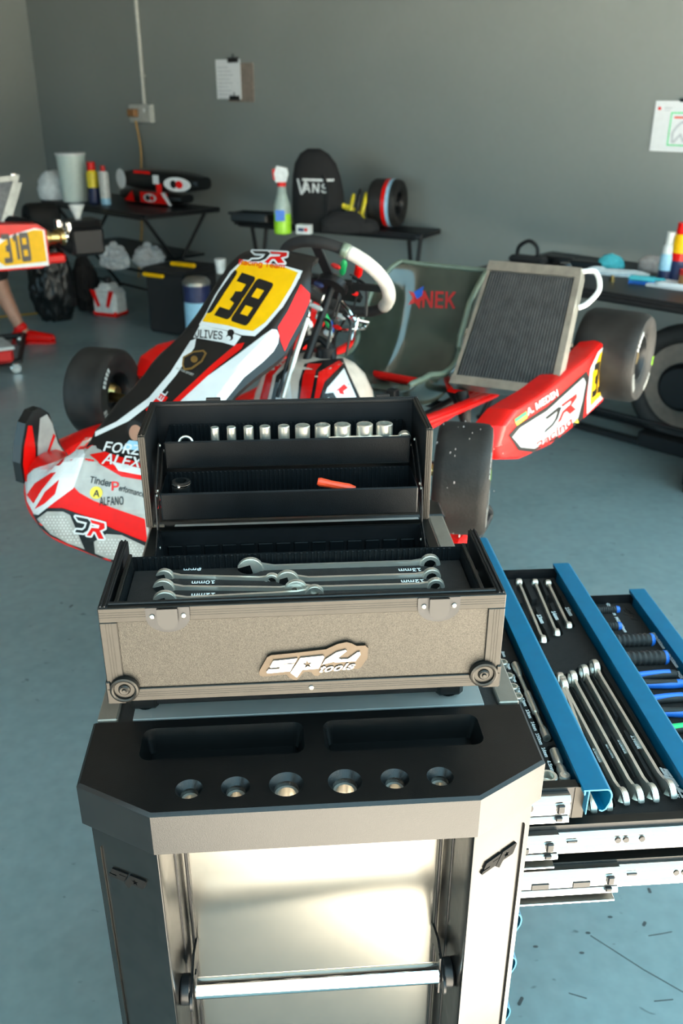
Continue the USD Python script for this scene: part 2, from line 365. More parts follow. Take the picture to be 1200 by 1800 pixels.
# ================================================================ the room: open on the side s > S_OPEN
S_OPEN, N_FRONT, ROOF = -0.12, -3.2, 2.9
S_LEFT = WL.loc(at_plane(61, 128, WL.wld(0, WALLN, 0), WL.y))[0]
def wl(m):
    m = to_tm(m).copy(); T = np.eye(4); T[:3, 0], T[:3, 1], T[:3, 3] = WL.x, WL.y, WL.o; m.apply_transform(T); return m
def setting(name, m, mt): return obj(name, wl(m), mt, smooth=False, kind='structure', label=name.replace('_', ' ') + ' of the race garage')
setting('floor', trimesh.creation.box(bounds=[[S_LEFT - .2, N_FRONT - .2, -.1], [S_OPEN, WALLN + .2, 0]]), 'floor_paint')
setting('floor_yard', trimesh.creation.box(bounds=[[S_OPEN, -16, -.1], [14, 14, 0]]), 'yard_concrete')
setting('wall_back', trimesh.creation.box(bounds=[[S_LEFT - .2, WALLN, 0], [S_OPEN, WALLN + .2, ROOF]]), 'wall_paint')
setting('wall_left', trimesh.creation.box(bounds=[[S_LEFT - .2, N_FRONT, 0], [S_LEFT, WALLN, ROOF]]), 'wall_paint_side')
D0, D1, DH = -6.4, -1.6, 2.55      # a second roller door stands open in the front wall, on the building's shaded side
setting('wall_front', cat_m([trimesh.creation.box(bounds=[[S_LEFT - .2, N_FRONT - .2, 0], [D0, N_FRONT, ROOF]]), trimesh.creation.box(bounds=[[D1, N_FRONT - .2, 0], [S_OPEN, N_FRONT, ROOF]]), trimesh.creation.box(bounds=[[D0, N_FRONT - .2, DH], [D1, N_FRONT, ROOF]])]), 'wall_paint')
setting('floor_apron', trimesh.creation.box(bounds=[[-16, -16, -.1], [S_OPEN, N_FRONT - .2, 0]]), 'yard_asphalt')
setting('wall_added_for_bounce', trimesh.creation.box(bounds=[[9.5, -16, 0], [9.8, 14, 4.2]]), 'bounce_render')      # pale facade added out of view to bounce warm light inside
setting('ceiling', trimesh.creation.box(bounds=[[S_LEFT - .2, N_FRONT - .2, ROOF], [S_OPEN, WALLN + .2, ROOF + .2]]), 'roof_sheet')

# scuffs on the painted floor
FLOORP = stage.GetPrimAtPath('/World/floor')
def scuff(pts, w):
    P = [at_z(x, y, 0)[:2] for x, y in pts]; g = sg.LineString(P).buffer(w) if len(P) > 1 else sa.scale(sg.Point(P[0]).buffer(w, 4), 1.6, .8)
    obj('scuff_mark', ext(g, .0006), 'scuff', FLOORP, smooth=False)
for a in ([(1033, 1640)], [(1022, 1675)], [(912, 1765), (917, 1755)], [(941, 1664)], [(1072, 1612)], [(1133, 1622), (1131, 1626)], [(108, 1060)], [(127, 1064), (123, 1067)], [(1140, 1563), (1142, 1568)]): scuff(a, .0035)
for a in ([(1038, 1645), (1085, 1675), (1130, 1704), (1200, 1744)], [(1140, 1645), (1165, 1641), (1180, 1638)], [(1000, 1746), (1030, 1755)], [(1150, 1760), (1182, 1757)], [(1152, 1552), (1165, 1545)], [(22, 1015), (40, 1013)]): scuff(a, .0011)
# ================================================================ tool trolley
trolley = thing('tool_trolley', 'grey and black roller tool trolley with three blue-railed drawers pulled out', 'tool trolley', TR)
OUT = sg.Polygon([(-.26, .107), (-.26, 0), (-.175, -.052), (.175, -.052), (.26, 0), (.26, .107)])
def scale_mf(poly, z0, z1, grow):
    a = np.array(poly.exterior.coords)[:-1]; b = np.array(poly.buffer(grow, join_style=1, quad_segs=3).exterior.coords)[:-1]
    return Manifold.hull_points(np.vstack([np.c_[a, np.full(len(a), z0)], np.c_[b, np.full(len(b), z1)]]))
body = mf(bevel_ext(OUT, .056, .0035, .924))
for x0, x1 in ((-.199, -.009), (.012, .200)):
    body -= scale_mf(rr(x0 + .008, x1 - .008, .040, .082, .006), .950, .9805, .007)
HOLES = [(-.137, .0095), (-.087, .0105), (-.032, .0135), (.032, .0135), (.087, .0105), (.137, .0095)]
for x, r in HOLES:
    body -= mf(mv(lathe([(0, .90), (r, .90), (r, .972), (r + .006, .981), (0, .981)], 32), (x, -.016, 0)))
obj('side_tray', body, 'black_plastic', trolley, 25)
for x, r in HOLES:
    obj('hole_sleeve', mv(lathe([(r - .0035, .926), (r - .0002, .926), (r - .0002, .966), (r - .0035, .966), (r - .0035, .926)], 32), (x, -.016, 0)), 'satin_chrome', trolley, label='bright steel sleeve inside a tray hole')
obj('end_tray', bevel_ext(sg.Polygon([(-.26, .643), (.262, .643), (.262, .70), (.2, .755), (-.2, .755), (-.26, .70)]), .05, .004, .932), 'black_plastic', trolley)
# cabinet: a shell open to the right where the drawers run
cab = mf(trimesh.creation.box(bounds=[[-.248, .0685, .14], [.248, .655, .962]])) - mf(trimesh.creation.box(bounds=[[-.3, .02, .9235], [.3, .108, .99]])) - mf(trimesh.creation.box(bounds=[[-.3, .642, .93], [.3, .9, .99]])) - mf(trimesh.creation.box(bounds=[[-.235, .076, .30], [.30, .640, .92]]))
obj('cabinet', cab, 'grey_shell', trolley, 20)
for x0, x1 in ((-.256, -.232), (.232, .2575)):
    obj('worktop_strip', cbox(x0, x1, .1075, .643, .966, .981, .0015), 'worktop_strip', trolley)
for x0, x1 in ((-.232, -.214), (.214, .232)):
    obj('worktop_groove', cbox(x0, x1, .1075, .643, .964, .974, .0005), 'black_rubber', trolley)
obj('worktop_mat', cbox(-.214, .214, .1075, .643, .962, .9795, .001), 'worktop_mat', trolley)
def column(sx, sy):
    """A corner post with a chamfered face and a rounded inner edge."""
    p = [(.251, .105), (.251, .002), (.176, -.044)] + [(.1735 - .0035 * math.sin(t), -.0452 + .022 * (1 - math.cos(t))) for t in np.linspace(0, math.pi / 2, 7)] + [(.1665, .02), (.165, .0615), (.172, .105)]
    q = sg.Polygon(p)
    m = mf(ext(q, .80, .125))
    # recessed field on the chamfered face
    e, g = np.array([.251, .002]), np.array([.176, -.044]); d = (g - e) / np.linalg.norm(g - e); n = np.array([d[1], -d[0]]) * -1
    if n @ np.array([1, -1.]) < 0: n = -n
    rec = up_to_xz(ext(rr(-.036, .036, .16, .895, .008), .02)); rec.apply_translation([0, -.0025, 0])
    T = np.eye(4); T[:3, 0] = [-d[0], -d[1], 0]; T[:3, 1] = [-n[0], -n[1], 0]; T[:3, 3] = [*((e + g) / 2), 0]
    rec.apply_transform(T)
    if T[0, 0] * T[1, 1] - T[0, 1] * T[1, 0] < 0: rec.invert()
    cutter = mf(rec)
    m = m - cutter
    fld = up_to_xz(ext(rr(-.0355, .0355, .1605, .8945, .008), .004)); fld.apply_translation([0, .0025, 0])   # sits 2.5 mm inside the frame
    fr = [fld]
    let = [up_to_xz(mv(ext(g_, .025), s=.105)) for g_ in (LOGO_S, LOGO_P)]
    for l in let:
        l.vertices[:, 2] += .838; l.vertices[:, 0] -= .037; l.vertices[:, 1] = .0016 + (l.vertices[:, 1] - l.vertices[:, 1].mean())
        if sx < 0: pass
    out = [to_tm(m)]
    for k in fr + let:
        if sx < 0 and k is not fld: k.vertices[:, 0] = -k.vertices[:, 0]; k.invert()
        k.apply_transform(T)
        if T[0, 0] * T[1, 1] - T[0, 1] * T[1, 0] < 0: k.invert()
        out.append(k)
    for k in out:
        if sx < 0: k.vertices[:, 0] *= -1; k.invert()
        if sy < 0: k.vertices[:, 1] = .705 - k.vertices[:, 1]; k.invert()
    return out
for sx, sy in ((-1, 1), (1, 1), (-1, -1), (1, -1)):
    ms = column(sx, sy)
    c = obj('corner_post', ms[0], 'grey_shell', trolley, 35)
    b_ = obj('badge_panel', ms[1], 'grey_shell', c)
    if sy > 0: obj('raised_lettering', cat_m(ms[2:]), 'letter_black', c, label='raised black SP letters')
obj('end_panel', cbox(-.166, .166, .062, .068, .15, .9238, .001), 'grey_panel', trolley, label='pale grey sheet panel under the tray')
for s in (-1, 1):
    obj('panel_seam', cat_m([cbox(s * .158 - .002, s * .158 + .002, .050, .0615, .15, .924, .001), cbox(s * .166 - .0015, s * .166 + .0015, .02, .0615, .15, .924, .001)]), 'dark_steel', trolley)
hb = obj('push_handle', mv(lathe([(0, -.152), (.0115, -.152), (.0125, -.150), (.0125, .150), (.0115, .152), (0, .152)], 32), (0, -.012, .657), ry=90), 'chrome', trolley)
for s in (-1, 1):
    obj('end_cap', mv(lathe([(0, 0), (.017, 0), (.018, .002), (.018, .010), (.016, .012), (0, .012)], 28), (s * .163 - (0.006), -.012, .657), ry=90), 'black_satin', hb, label='black end cap of the handle')
    obj('bracket', cat_m([up_to_yz(mv(ext(sg.LineString([(-.014, .0), (.03, .012), (.06, .0)]).buffer(.012), .003), (-.012, .655, s * .1555 - .0015))), up_to_yz(mv(ext(sg.Polygon([(-.006, -.03), (.006, -.03), (.004, .03), (-.004, .03)]), .002), (-.012, .657, s * .151)))]), 'dark_steel', hb)
obj('base_plinth', cbox(-.24, .24, .03, .66, .10, .15, .004), 'black_satin', trolley)
for x in (-.2, .2):
    for y in (.09, .6):
        cw = obj('caster', mv(lathe([(0, -.014), (.042, -.014), (.048, -.008), (.048, .008), (.042, .014), (0, .014)], 24), (x, y, .0485), ry=90), 'black_rubber', trolley)
        obj('caster_fork', cat_m([cbox(x - .019, x - .015, y - .02, y + .02, .045, .10, .001), cbox(x + .015, x + .019, y - .02, y + .02, .045, .10, .001), cbox(x - .03, x + .03, y - .03, y + .03, .094, .10, .001)]), 'zinc', cw)

# ---- drawers
def rail_profile():
    """Cross-section of the blue pull rail: flat top, rolled outer edge with a return lip."""
    out = [(0, 0), (.027, 0)] + [(.027 + .007 * math.sin(t), -.012 + .012 * math.cos(t)) for t in np.linspace(.2, math.pi / 2, 5)] + [(.033, -.020), (.029, -.030), (.025, -.0325), (.022, -.031)]
    return sg.LineString(out).buffer(.0011, cap_style=1, quad_segs=2).union(sg.LineString([(.001, -.001), (.001, -.006)]).buffer(.0011)).union(sg.LineString([(.006, 0), (.0055, -.036)]).buffer(.0008))
def along_y(poly, y0, y1):
    """x-z cross-section drawn as x-y, run from y0 to y1."""
    m = ext(poly, y1 - y0); v = m.vertices.copy(); m.vertices = np.c_[v[:, 0], v[:, 2] + y0, v[:, 1]]; m.invert(); return m
def along_x(poly, x0, x1):
    """y-z cross-section drawn as x-y, run from x0 to x1."""
    m = ext(poly, x1 - x0); v = m.vertices.copy(); m.vertices = np.c_[v[:, 2] + x0, v[:, 0], v[:, 1]]; return m
def slide_mesh(x0, x1, z0, z1, y, big):
    """A ball-bearing runner: flat web with rolled flanges, facing -y."""
    h = z1 - z0
    p = sg.LineString([(y + .012, z1 - .001), (y + .004, z1), (y, z1 - .004), (y + .003, z1 - .009), (y + .001, z1 - .011), (y, z1 - .013), (y, z0 + .012), (y + .003, z0 + .009), (y - .001, z0 + .005), (y - .001, z0 + .001), (y + .012, z0)]).buffer(.0012, quad_segs=2)
    return along_x(p, x0, x1)
RAILS = [(.318, .923, .018), (.479, .864, .018), (.634, .802, .018)]
DR_Y0, DR_Y1 = .022, .652
def drawer(ur, zr, depth=.052, closed=False):
    """Open drawer: tray of thin sheet behind a blue rail; returns its prim and the foam's level."""
    x0, x1 = .2535, ur + .004; zt, zb = zr - .004, zr - depth
    t = .0016
    shell = mf(trimesh.creation.box(bounds=[[x0, DR_Y0, zb], [x1, DR_Y1, zt]])) - mf(trimesh.creation.box(bounds=[[x0 + t, DR_Y0 + t, zb + t], [x1 - t, DR_Y1 - t, zt + .01]]))
    d = obj('drawer', shell, 'black_satin', trolley)
    obj('pull_rail', mv(along_y(rail_profile(), .010, .662), (ur - .003, 0, zr)), 'blue_rail', d)
    obj('top_edge', cat_m([cbox(x0, x1 - .01, DR_Y0 - .001, DR_Y0 + .012, zt - .001, zt + .0006, .0003), cbox(x1 - .014, x1, DR_Y0 - .001, DR_Y0 + .006, zb, zt, .0003)]), 'case_trim', d)
    return d
SL = [((.20, .30, None), .878, .914), ((.22, .293, .49), .819, .853), ((.22, .376, .645), .757, .794)]
for (ur, zr, _), ((a0, a1, a2), z0, z1) in zip(RAILS, SL):
    d = drawer(ur, zr)
    y = .012
    if a2:
        obj('inner_runner', slide_mesh(a1 - .02, a2, z0 + .003, z1 - .003, y + .003, False), 'zinc', d)
        for x in (a1 + .075, a1 + .085, a1 + .105):
            if x < a2 - .01: obj('runner_hole', mv(up_to_xz(disc(.0038, .003, 14)), (x, y + .0008, (z0 + z1) / 2 + .002)), 'dark_steel', d)
        obj('runner_hole', sbox(a1 + .018, y + .0016, (z0 + z1) / 2 + .004, .013, .002, .004, .0008), 'dark_steel', d)
    sl = obj('runner', slide_mesh(a0, a1, z0, z1, y - .003, True), 'zinc', d)
    xs = np.arange(a1 - .10, a1 - .03, .052) if a2 else []
    zm = (z0 + z1) / 2
    for x in xs: obj('runner_slot', sbox(x, y - .0046, zm - .001, .022, .0022, .009, .0006), 'black_satin', d)
    if not a2:
        obj('runner_slot', sbox(a1 - .075, y - .0046, zm + .006, .005, .002, .008, .001), 'black_satin', d); obj('runner_hole', mv(up_to_xz(disc(.0055, .0016, 18)), (a1 - .05, y - .0052, zm + .006)), 'dark_steel', d)
    obj('runner_shade_line', cbox(a0, a1 - .002, y - .0050, y - .003, zm - .0075, zm - .0062, .0003), 'dark_steel', d)  # dark strip put in for the shadow line along the runner flange
    obj('runner_clip', sbox(a1 - .012, y - .0062, zm + .005, .009, .005, .013, .0015), 'dark_steel', d); obj('clip_foot', sbox(a1 - .013, y - .0062, zm - .010, .008, .005, .006, .001), 'dark_steel', d)
    if a2: obj('fixed_flange', cbox(a0, a1 - .004, y - .009, y + .012, z0 - .010, z0 - .007, .0005), 'zinc', d)
for zr in (.742, .682, .600, .500, .400):    # the closed drawers below
    h = .055 if zr > .65 else .09
    d = obj('drawer', cbox(.236, .250, .05, .636, zr - h, zr - .002, .001), 'grey_shell', trolley)
    obj('pull_rail', mv(along_y(rail_profile(), .046, .640), (.238, 0, zr)), 'blue_rail', d)
# ================================================================ open cantilever tool case on the trolley
CS = Frame(TR.wld(0, 0, 0)[:2], TR.ang)
Z0 = .9815
case = thing('cantilever_tool_case', 'opened black and bronze cantilever tool case standing on the trolley', 'tool case', CS)
UL, UR_ = -.217, .203           # width of the two swung-out halves
BL, BR = -.214, .186            # base
# base
base = mf(cbox(BL, BR, .124, .411, Z0 + .004, 1.085, .004)) - mf(trimesh.creation.box(bounds=[[BL + .012, .136, Z0 + .012], [BR - .012, .399, 1.2]]))
obj('base_box', base, 'case_lining', case)
obj('base_rim', (mf(cbox(BL - .005, BR + .005, .120, .415, 1.068, 1.0865, .0015)) - mf(trimesh.creation.box(bounds=[[BL + .010, .134, 1.0], [BR - .010, .401, 1.2]]))), 'case_trim', case)
for k in range(14):
    x = BL + .03 + k * .0262
    obj('lining_rib', cat_m([cbox(x - .0105, x + .0105, .394, .3985, Z0 + .014, 1.064, .001)]), 'tray_black', case)
for s, x in ((-1, BL), (1, BR)):
    obj('base_corner', cat_m([cbox(x - .004 if s < 0 else x - .03, x + .03 if s < 0 else x + .004, .1205, .15, Z0, Z0 + .026, .005), mv(up_to_xz(lathe([(0, 0), (.006, 0), (.0065, .002), (.010, .002), (.011, .0035), (.012, .0035), (.013, 0)], 24)), (x - s * .014, .1215, Z0 + .014), rx=0)]), 'black_gloss', case)
    obj('base_foot', mv(disc(.009, .0045, 16, .001), (x - s * .03, .15, Z0 - .0015)), 'black_rubber', case)
def ribbed(x0, x1, z0, z1, y, vert, ms):
    """A ribbed aluminium edge on the front face."""
    ms.append(cbox(x0, x1, y - .0022, y + .004, z0, z1, .0008))
    for t in (.36, .52, .68):
        if vert: ms.append(cbox(x0 + (x1 - x0) * t - .0006, x0 + (x1 - x0) * t + .0006, y - .0024, y, z0 + .001, z1 - .001, .0003))
        else: ms.append(cbox(x0 + .001, x1 - .001, y - .0024, y, z0 + (z1 - z0) * t - .0006, z0 + (z1 - z0) * t + .0006, .0003))
FV, FZ0, FZ1 = .025, 1.071, 1.185       # front half: face plane, bottom and top
obj('front_panel', cbox(UL, UR_, FV, FV + .006, FZ0, FZ1, .001), 'case_sheet', case)
for nm, a in (('top_trim', (UL - .001, UR_ + .001, FZ1 - .016, FZ1 + .001, FV, False)), ('bottom_trim', (UL + .002, UR_ - .002, FZ0 - .001, FZ0 + .015, FV, False)),
              ('side_trim', (UL - .001, UL + .017, FZ0, FZ1 - .016, FV, True)), ('side_trim', (UR_ - .017, UR_ + .001, FZ0, FZ1 - .016, FV, True))):
    ms = []; ribbed(*a, ms); obj(nm, cat_m(ms), 'case_trim', case)
obj('top_gasket', cbox(UL + .008, UR_ - .008, FV + .0045, FV + .010, FZ1 - .004, FZ1 + .0028, .001), 'black_gloss', case)
for s, x in ((-1, UL), (1, UR_)):
    x0, x1 = (x, x + .008) if s < 0 else (x - .008, x)
    pr = sg.Polygon([(FV, FZ0), (FV, FZ1), (.172, FZ1), (.172, FZ0 + .05), (.10, FZ0)])
    w = obj('front_side', mv(up_to_yz(ext(pr, .008)), (x0, 0, 0)), 'case_lining', case)
    obj('side_edge_trim', cat_m([cbox(x0 - .001, x1 + .001, FV, .174, FZ1 - .002, FZ1 + .0015, .0006), cbox(x0 + .001, x0 + .003, FV, .174, FZ1, FZ1 + .0032, .0005), cbox(x1 - .003, x1 - .001, FV, .174, FZ1, FZ1 + .0032, .0005), cbox(x0 - .001, x1 + .001, .170, .1745, FZ0 + .05, FZ1, .0008)]), 'dark_steel', w)
    cx, cz = x - s * .017, FZ0 + .0165
    D = sg.Point(0, 0).buffer(.0155, quad_segs=8).union(sg.box(0 if s > 0 else -.0175, -.0175, .0175 if s > 0 else 0, 0)); 
    ring = lathe([(.0105, 0), (.0112, .0026), (.013, .0036), (.0150, .0026), (.0156, 0)], 32)
    obj('corner_cap', cat_m([mv(up_to_xz(ext(D, .0024)), (cx, FV - .0046, cz)), mv(ring, (cx, FV - .0044, cz), rx=90), mv(lathe([(0, .0044), (.0018, .0044), (.0026, .0028), (.0046, .0032), (.0062, .0016), (.0066, 0)], 24), (cx, FV - .0044, cz), rx=90),
        cbox(*((x - .0022, x + .012) if s < 0 else (x - .012, x + .0022)), FV - .004, FV + .02, FZ0 - .0022, FZ0 + .004, .0015), cbox(*((x - .0024, x + .003) if s < 0 else (x - .003, x + .0024)), FV - .004, FV + .02, FZ0 - .002, FZ0 + .026, .0012)]), 'case_trim', case, label='pressed metal corner cap with a rivet')
for x in (-.1475, .1325):
    pl = sg.Polygon([(-.0215, .007)] + [(.0215 * math.cos(t), -.004 - .0165 * math.sin(t)) for t in np.linspace(math.pi, 0, 13)] + [(.0215, .007)]).buffer(.0008)
    l = obj('latch', mv(up_to_xz(ext(pl, .0016)), (x, FV - .0046, FZ1 - .0065)), 'dark_steel', case)
    tongue = sg.Polygon([(-.0105, .008)] + [(.0105 * math.cos(t), -.006 - .0105 * math.sin(t)) for t in np.linspace(math.pi, 0, 9)] + [(.0105, .008)])
    obj('latch_tongue', mv(up_to_xz(mv(bevel_ext(tongue, .004, .0015), ry=0)), (x, FV - .0085, FZ1 - .0065)), 'black_gloss', l)
    for s in (-1, 1):
        obj('rivet', ball((x + s * .0158, FV - .0052, FZ1 - .0085), .0028, 1, (1, .6, 1)), 'satin_chrome', l)
obj('bottom_rivet', ball((-.002, FV - .0028, FZ0 + .007), .003, 1, (1, .6, 1)), 'satin_chrome', case)
# maker's badge on the front
LB = lambda m: mv(up_to_xz(mv(m, s=.1165)), (-.0575, 0, 1.0895))
lp = LB(ext(LOGO_PLATE, .03)); lp.vertices[:, 1] = np.where(lp.vertices[:, 1] > .0017, FV + .0002, FV - .0040)
badge = obj('maker_badge', lp, 'plate_badge', case)
for nm, g in (('badge_letter', LOGO_S), ('badge_letter', LOGO_P), ('badge_spanner', LOGO_W)):
    q = LB(ext(g, .03)); q.vertices[:, 1] = np.where(q.vertices[:, 1] > .0017, FV - .0038, FV - .0058); obj(nm, q, 'bright_badge', badge)
q = LB(logo_letters()); q.vertices[:, 1] = FV - .0056 + (q.vertices[:, 1] - q.vertices[:, 1].min()) / max(np.ptp(q.vertices[:, 1]), 1e-9) * .0014; obj('badge_lettering', q, 'bright_badge', badge)
# trays: thin folded sheet with a corrugated lining
def tray(x0, x1, y0, y1, z0, z1, pitch=.0066):
    t = .0022
    sh = mf(cbox(x0, x1, y0, y1, z0, z1, .002)) - mf(trimesh.creation.box(bounds=[[x0 + t, y0 + t, z0 + t], [x1 - t, y1 - t, z1 + .01]]))
    p = obj('lift_tray', sh, 'tray_black', case)
    ms = []
    for k in range(int((x1 - x0 - .012) / pitch)):
        x = x0 + .008 + k * pitch; ms.append(cbox(x - .0016, x + .0016, y1 - t - .0016, y1 - t + .0004, z0 + t, z1 - .001, .0006))
    obj('corrugated_lining', cat_m(ms), 'tray_black', p, smooth=False, kind='stuff')
    return p
T0 = tray(-.200, .180, .035, .138, 1.138, 1.185)
T1 = tray(-.196, .166, .458, .538, 1.159, 1.2015)
T2 = tray(-.196, .166, .374, .456, 1.115, 1.1565)
for x0, x1 in ((-.203, -.1985), (.1785, .183)):
    obj('tray_side_trim', cbox(x0, x1, .034, .139, 1.176, 1.1875, .0008), 'case_trim', T0)
# rear half
RZ0, RZ1, RV0, RV1 = 1.093, 1.232, .402, .545
XL, XR = -.222, .187
obj('back_panel', cbox(XL, XR, RV1 - .006, RV1, RZ0, RZ1, .001), 'case_lining', case)
obj('back_top_trim', cat_m([cbox(XL - .001, XR + .001, RV1 - .008, RV1 + .002, RZ1 - .003, RZ1 + .002, .0008), cbox(XL, XR, RV1 - .004, RV1 - .001, RZ1, RZ1 + .0035, .0006)]), 'dark_steel', case)
for x in (-.127, .133): obj('latch_loop', cbox(x - .011, x + .011, RV1 - .002, RV1 + .004, RZ1 + .001, RZ1 + .007, .001), 'dark_steel', case)
for s, x in ((-1, XL), (1, XR)):
    x0, x1 = (x, x + .008) if s < 0 else (x - .008, x)
    w = obj('rear_side', mv(up_to_yz(ext(sg.box(RV0, RZ0, RV1, RZ1), .008)), (x0, 0, 0)), 'case_lining', case)
    obj('side_edge_trim', cat_m([cbox(x0 - .001, x1 + .001, RV0 - .002, RV0 + .003, RZ0, RZ1, .0008)] + [cbox(x0 + t - .0006, x0 + t + .0006, RV0 - .0028, RV0, RZ0, RZ1, .0003) for t in (.0025, .0055)] + [cbox(x0 - .001, x1 + .001, RV0, RV1, RZ1 - .002, RZ1 + .0015, .0006), cbox(x0 + .0028, x0 + .0052, RV0, RV1, RZ1, RZ1 + .003, .0006)]), 'case_trim', w)
# swing arms and their rivets
for s in (-1, 1):
    e = -.2035 if s < 0 else .1735
    for p, q in (((.37, 1.075), (.388, 1.148)), ((.33, 1.075), (.420, 1.122)), ((.40, 1.150), (.462, 1.195)), ((.43, 1.128), (.50, 1.172))):
        obj('swing_arm', mv(hull([(e + a * .0008, y + b * .003, z + c * .003) for (y, z) in (p, q) for a in (-1, 1) for b in (-1, 1) for c in (-1, 1)]), (0, 0, 0)), 'dark_steel', case)
        for y, z in (p, q): obj('rivet', ball((e - s * .0015, y, z), .0024, 1, (.7, 1, 1)), 'satin_chrome', case)
    e = -.2085 if s < 0 else .192
    for y, z in ((.115, 1.160), (.062, 1.158)):
        obj('rivet', ball((e, y, z), .0048, 1, (.8, 1, 1)), 'satin_chrome', case)
        obj('rivet', ball((e - s * .0128, y, z), .0022, 1), 'satin_chrome', case)
    obj('swing_arm', hull([(e + s * .003 + a * .0008, y + b * .004, z + b * .003) for (y, z) in ((.115, 1.155), (.16, 1.10)) for a in (-1, 1) for b in (-1, 1)]), 'dark_steel', case)

# ================================================================ spanners
def spanner(L, head, thick=.0042, ring=True, open_first=True):
    """A combination spanner lying in x-y along +x from the open end at 0 to the ring at L, thickness along z (centred)."""
    ro, rg = head * .98, head * .78
    sh = sg.LineString([(ro * .6, 0), (L - rg * .6, 0)]).buffer(head * .33, cap_style=2)
    neck = sg.Polygon([(ro * .5, -head * .6), (ro * 1.9, -head * .30), (ro * 1.9, head * .30), (ro * .5, head * .6)]).union(sg.Polygon([(L - rg * .3, -head * .5), (L - rg * 2.2, -head * .28), (L - rg * 2.2, head * .28), (L - rg * .3, head * .5)]))
    o = sg.Point(0, 0).buffer(ro, quad_segs=10)
    jaw = sa.rotate(sg.box(-head * 2, -head * .48, head * .12, head * .48), 15, origin=(0, 0))
    hex_ = sg.Polygon([(L + rg * .60 * math.cos(t), rg * .60 * math.sin(t)) for t in np.arange(12) * math.pi / 6])
    def lens(poly, t): # head with softened faces
        a = poly.buffer(-.0009); return Manifold.batch_boolean([mf(mv(ext(poly, t * .7), (0, 0, -t * .35))), mf(mv(ext(a, t), (0, 0, -t / 2)))], __import__('manifold3d').OpType.Add)
    body = mf(mv(ext(sh.union(neck), thick), (0, 0, -thick / 2)))
    body += lens(o, thick * 1.9)
    body += lens(sg.Point(L, 0).buffer(rg, quad_segs=10), thick * 2.1)
    body -= mf(mv(ext(jaw, .06), (0, 0, -.03))); body -= mf(mv(ext(hex_, .06), (0, 0, -.03)))
    return to_tm(body)
def on_edge(m):
    """Stands a flat tool up on its edge: x stays, y becomes up."""
    return mv(m, rx=90)
def txt(s, h, bold=True): return text_poly(s, h, bold)
def lay(m, x, y, z, rz): return mv(m, (x, y, z), rz=rz)

# foam insert of the case tray, with slots cut for the tools
FT = 1.168
FO = Frame(CS.wld(0, 0, 0)[:2], CS.ang)
foam = thing('foam_insert', 'black foam insert holding six spanners in the front tray of the tool case', 'foam insert', FO)
spl = []   # (x of open end, x of ring end, y at open end, y at the ring end, head, text, text x, raise)
def cpx(px, py, z=FT): return CS.px_z(px, py, z)
def slot_between(p, q, w): return sg.LineString([p[:2], q[:2]]).buffer(w)
SP = [((290, 1011), (478, 1016), .0105, '8mm', (338, 1001)), ((288, 1032), (520, 1034), .0125, '10mm', (357, 1024)), ((290, 1054), (552, 1040), .0135, '12mm', (357, 1046)),
      ((440, 998), (755, 988), .0155, '16mm', (713, 981)), ((505, 1018), (758, 1010), .0135, '13mm', (720, 1002)), ((520, 1034), (765, 1027), .0130, '12mm', (725, 1022))]
slots = []
for a, b_, hd, t, tp in SP:
    A, B = cpx(*a), cpx(*b_); slots.append(sg.LineString([A[:2], B[:2]]).buffer(.0052, cap_style=1)); slots.append(sg.Point(A[:2]).buffer(hd * .95)); slots.append(sg.Point(B[:2]).buffer(hd * .75))
fb = mf(cbox(-.1972, .1772, .0378, .1346, 1.1412, FT, .001)) - mf(ext(so.unary_union(slots), .03, FT - .013))
obj('foam_block', fb, 'foam', foam)
for (a, b_, hd, t, tp) in SP:
    P = cpx(*tp); m = txt(t, .0064); m.apply_translation([-m.bounds[:, 0].mean(), -m.bounds[:, 1].mean(), 0])
    obj('size_print', mv(m, (P[0], P[1], FT - .0006), rz=180), 'print_white', foam, label='white ' + t + ' print')
for k, (a, b_, hd, t, tp) in enumerate(SP):
    A, B = cpx(*a, z=FT + .003), cpx(*b_, z=FT + .003); L = float(np.linalg.norm((B - A)[:2])); ang = math.atan2(*(B - A)[1::-1])
    where = ['small, at the back left under the 8mm print', 'on the left under the 10mm print', 'at the front left under the left 12mm print', 'largest, at the back beside the 16mm print', 'right of the middle beside the 13mm print', 'at the front right beside the right 12mm print'][k]
    w = CS.wld(A[0], A[1], FT + .0005)
    o = thing('spanner', 'case tray spanner, ' + where, 'spanner', None, w, CS.ang + ang, group='spanners in the case tray')
    obj('spanner_body', mv(on_edge(spanner(L, hd, .0036)), (0, 0, 0)), 'satin_chrome', o)

# ================================================================ sockets and small things in the lift trays
def socket(r, h):
    prof = [(r * .62, h * .55), (r * .62, h), (r * .9, h), (r, h - .001), (r, h * .45), (r * .92, h * .38), (r * .92, .001), (r * .85, 0), (r * .45, 0), (r * .45, h * .5)]
    return lathe(prof + [prof[0]], 24)
xs = [378, 407, 437, 466, 499, 532, 567, 602, 641, 676]
for k, px in enumerate(xs):
    P = CS.px_z(px, 772 - k * .6, 1.197); r = .0062 + .0006 * k + (.002 if k > 4 else 0)
    nm = ['far left', 'second from the left', 'third from the left', 'fourth from the left', 'fifth from the left', 'sixth from the left', 'fourth from the right', 'third from the right', 'second from the right', 'far right'][k]
    o = thing('socket', 'chrome socket in the upper lift tray, ' + nm + ' of ten', 'socket', None, CS.wld(P[0], .480, 1.1710), CS.ang, group='chrome sockets in the upper lift tray')
    obj('socket_body', socket(min(r, .0125), .044), 'satin_chrome', o); obj('socket_band', mv(lathe([(min(r, .0125) * .95, 0), (min(r, .0125) * 1.03, .0005), (min(r, .0125) * 1.03, .002), (min(r, .0125) * .95, .0025)], 24), (0, 0, .0195)), 'satin_chrome', o)
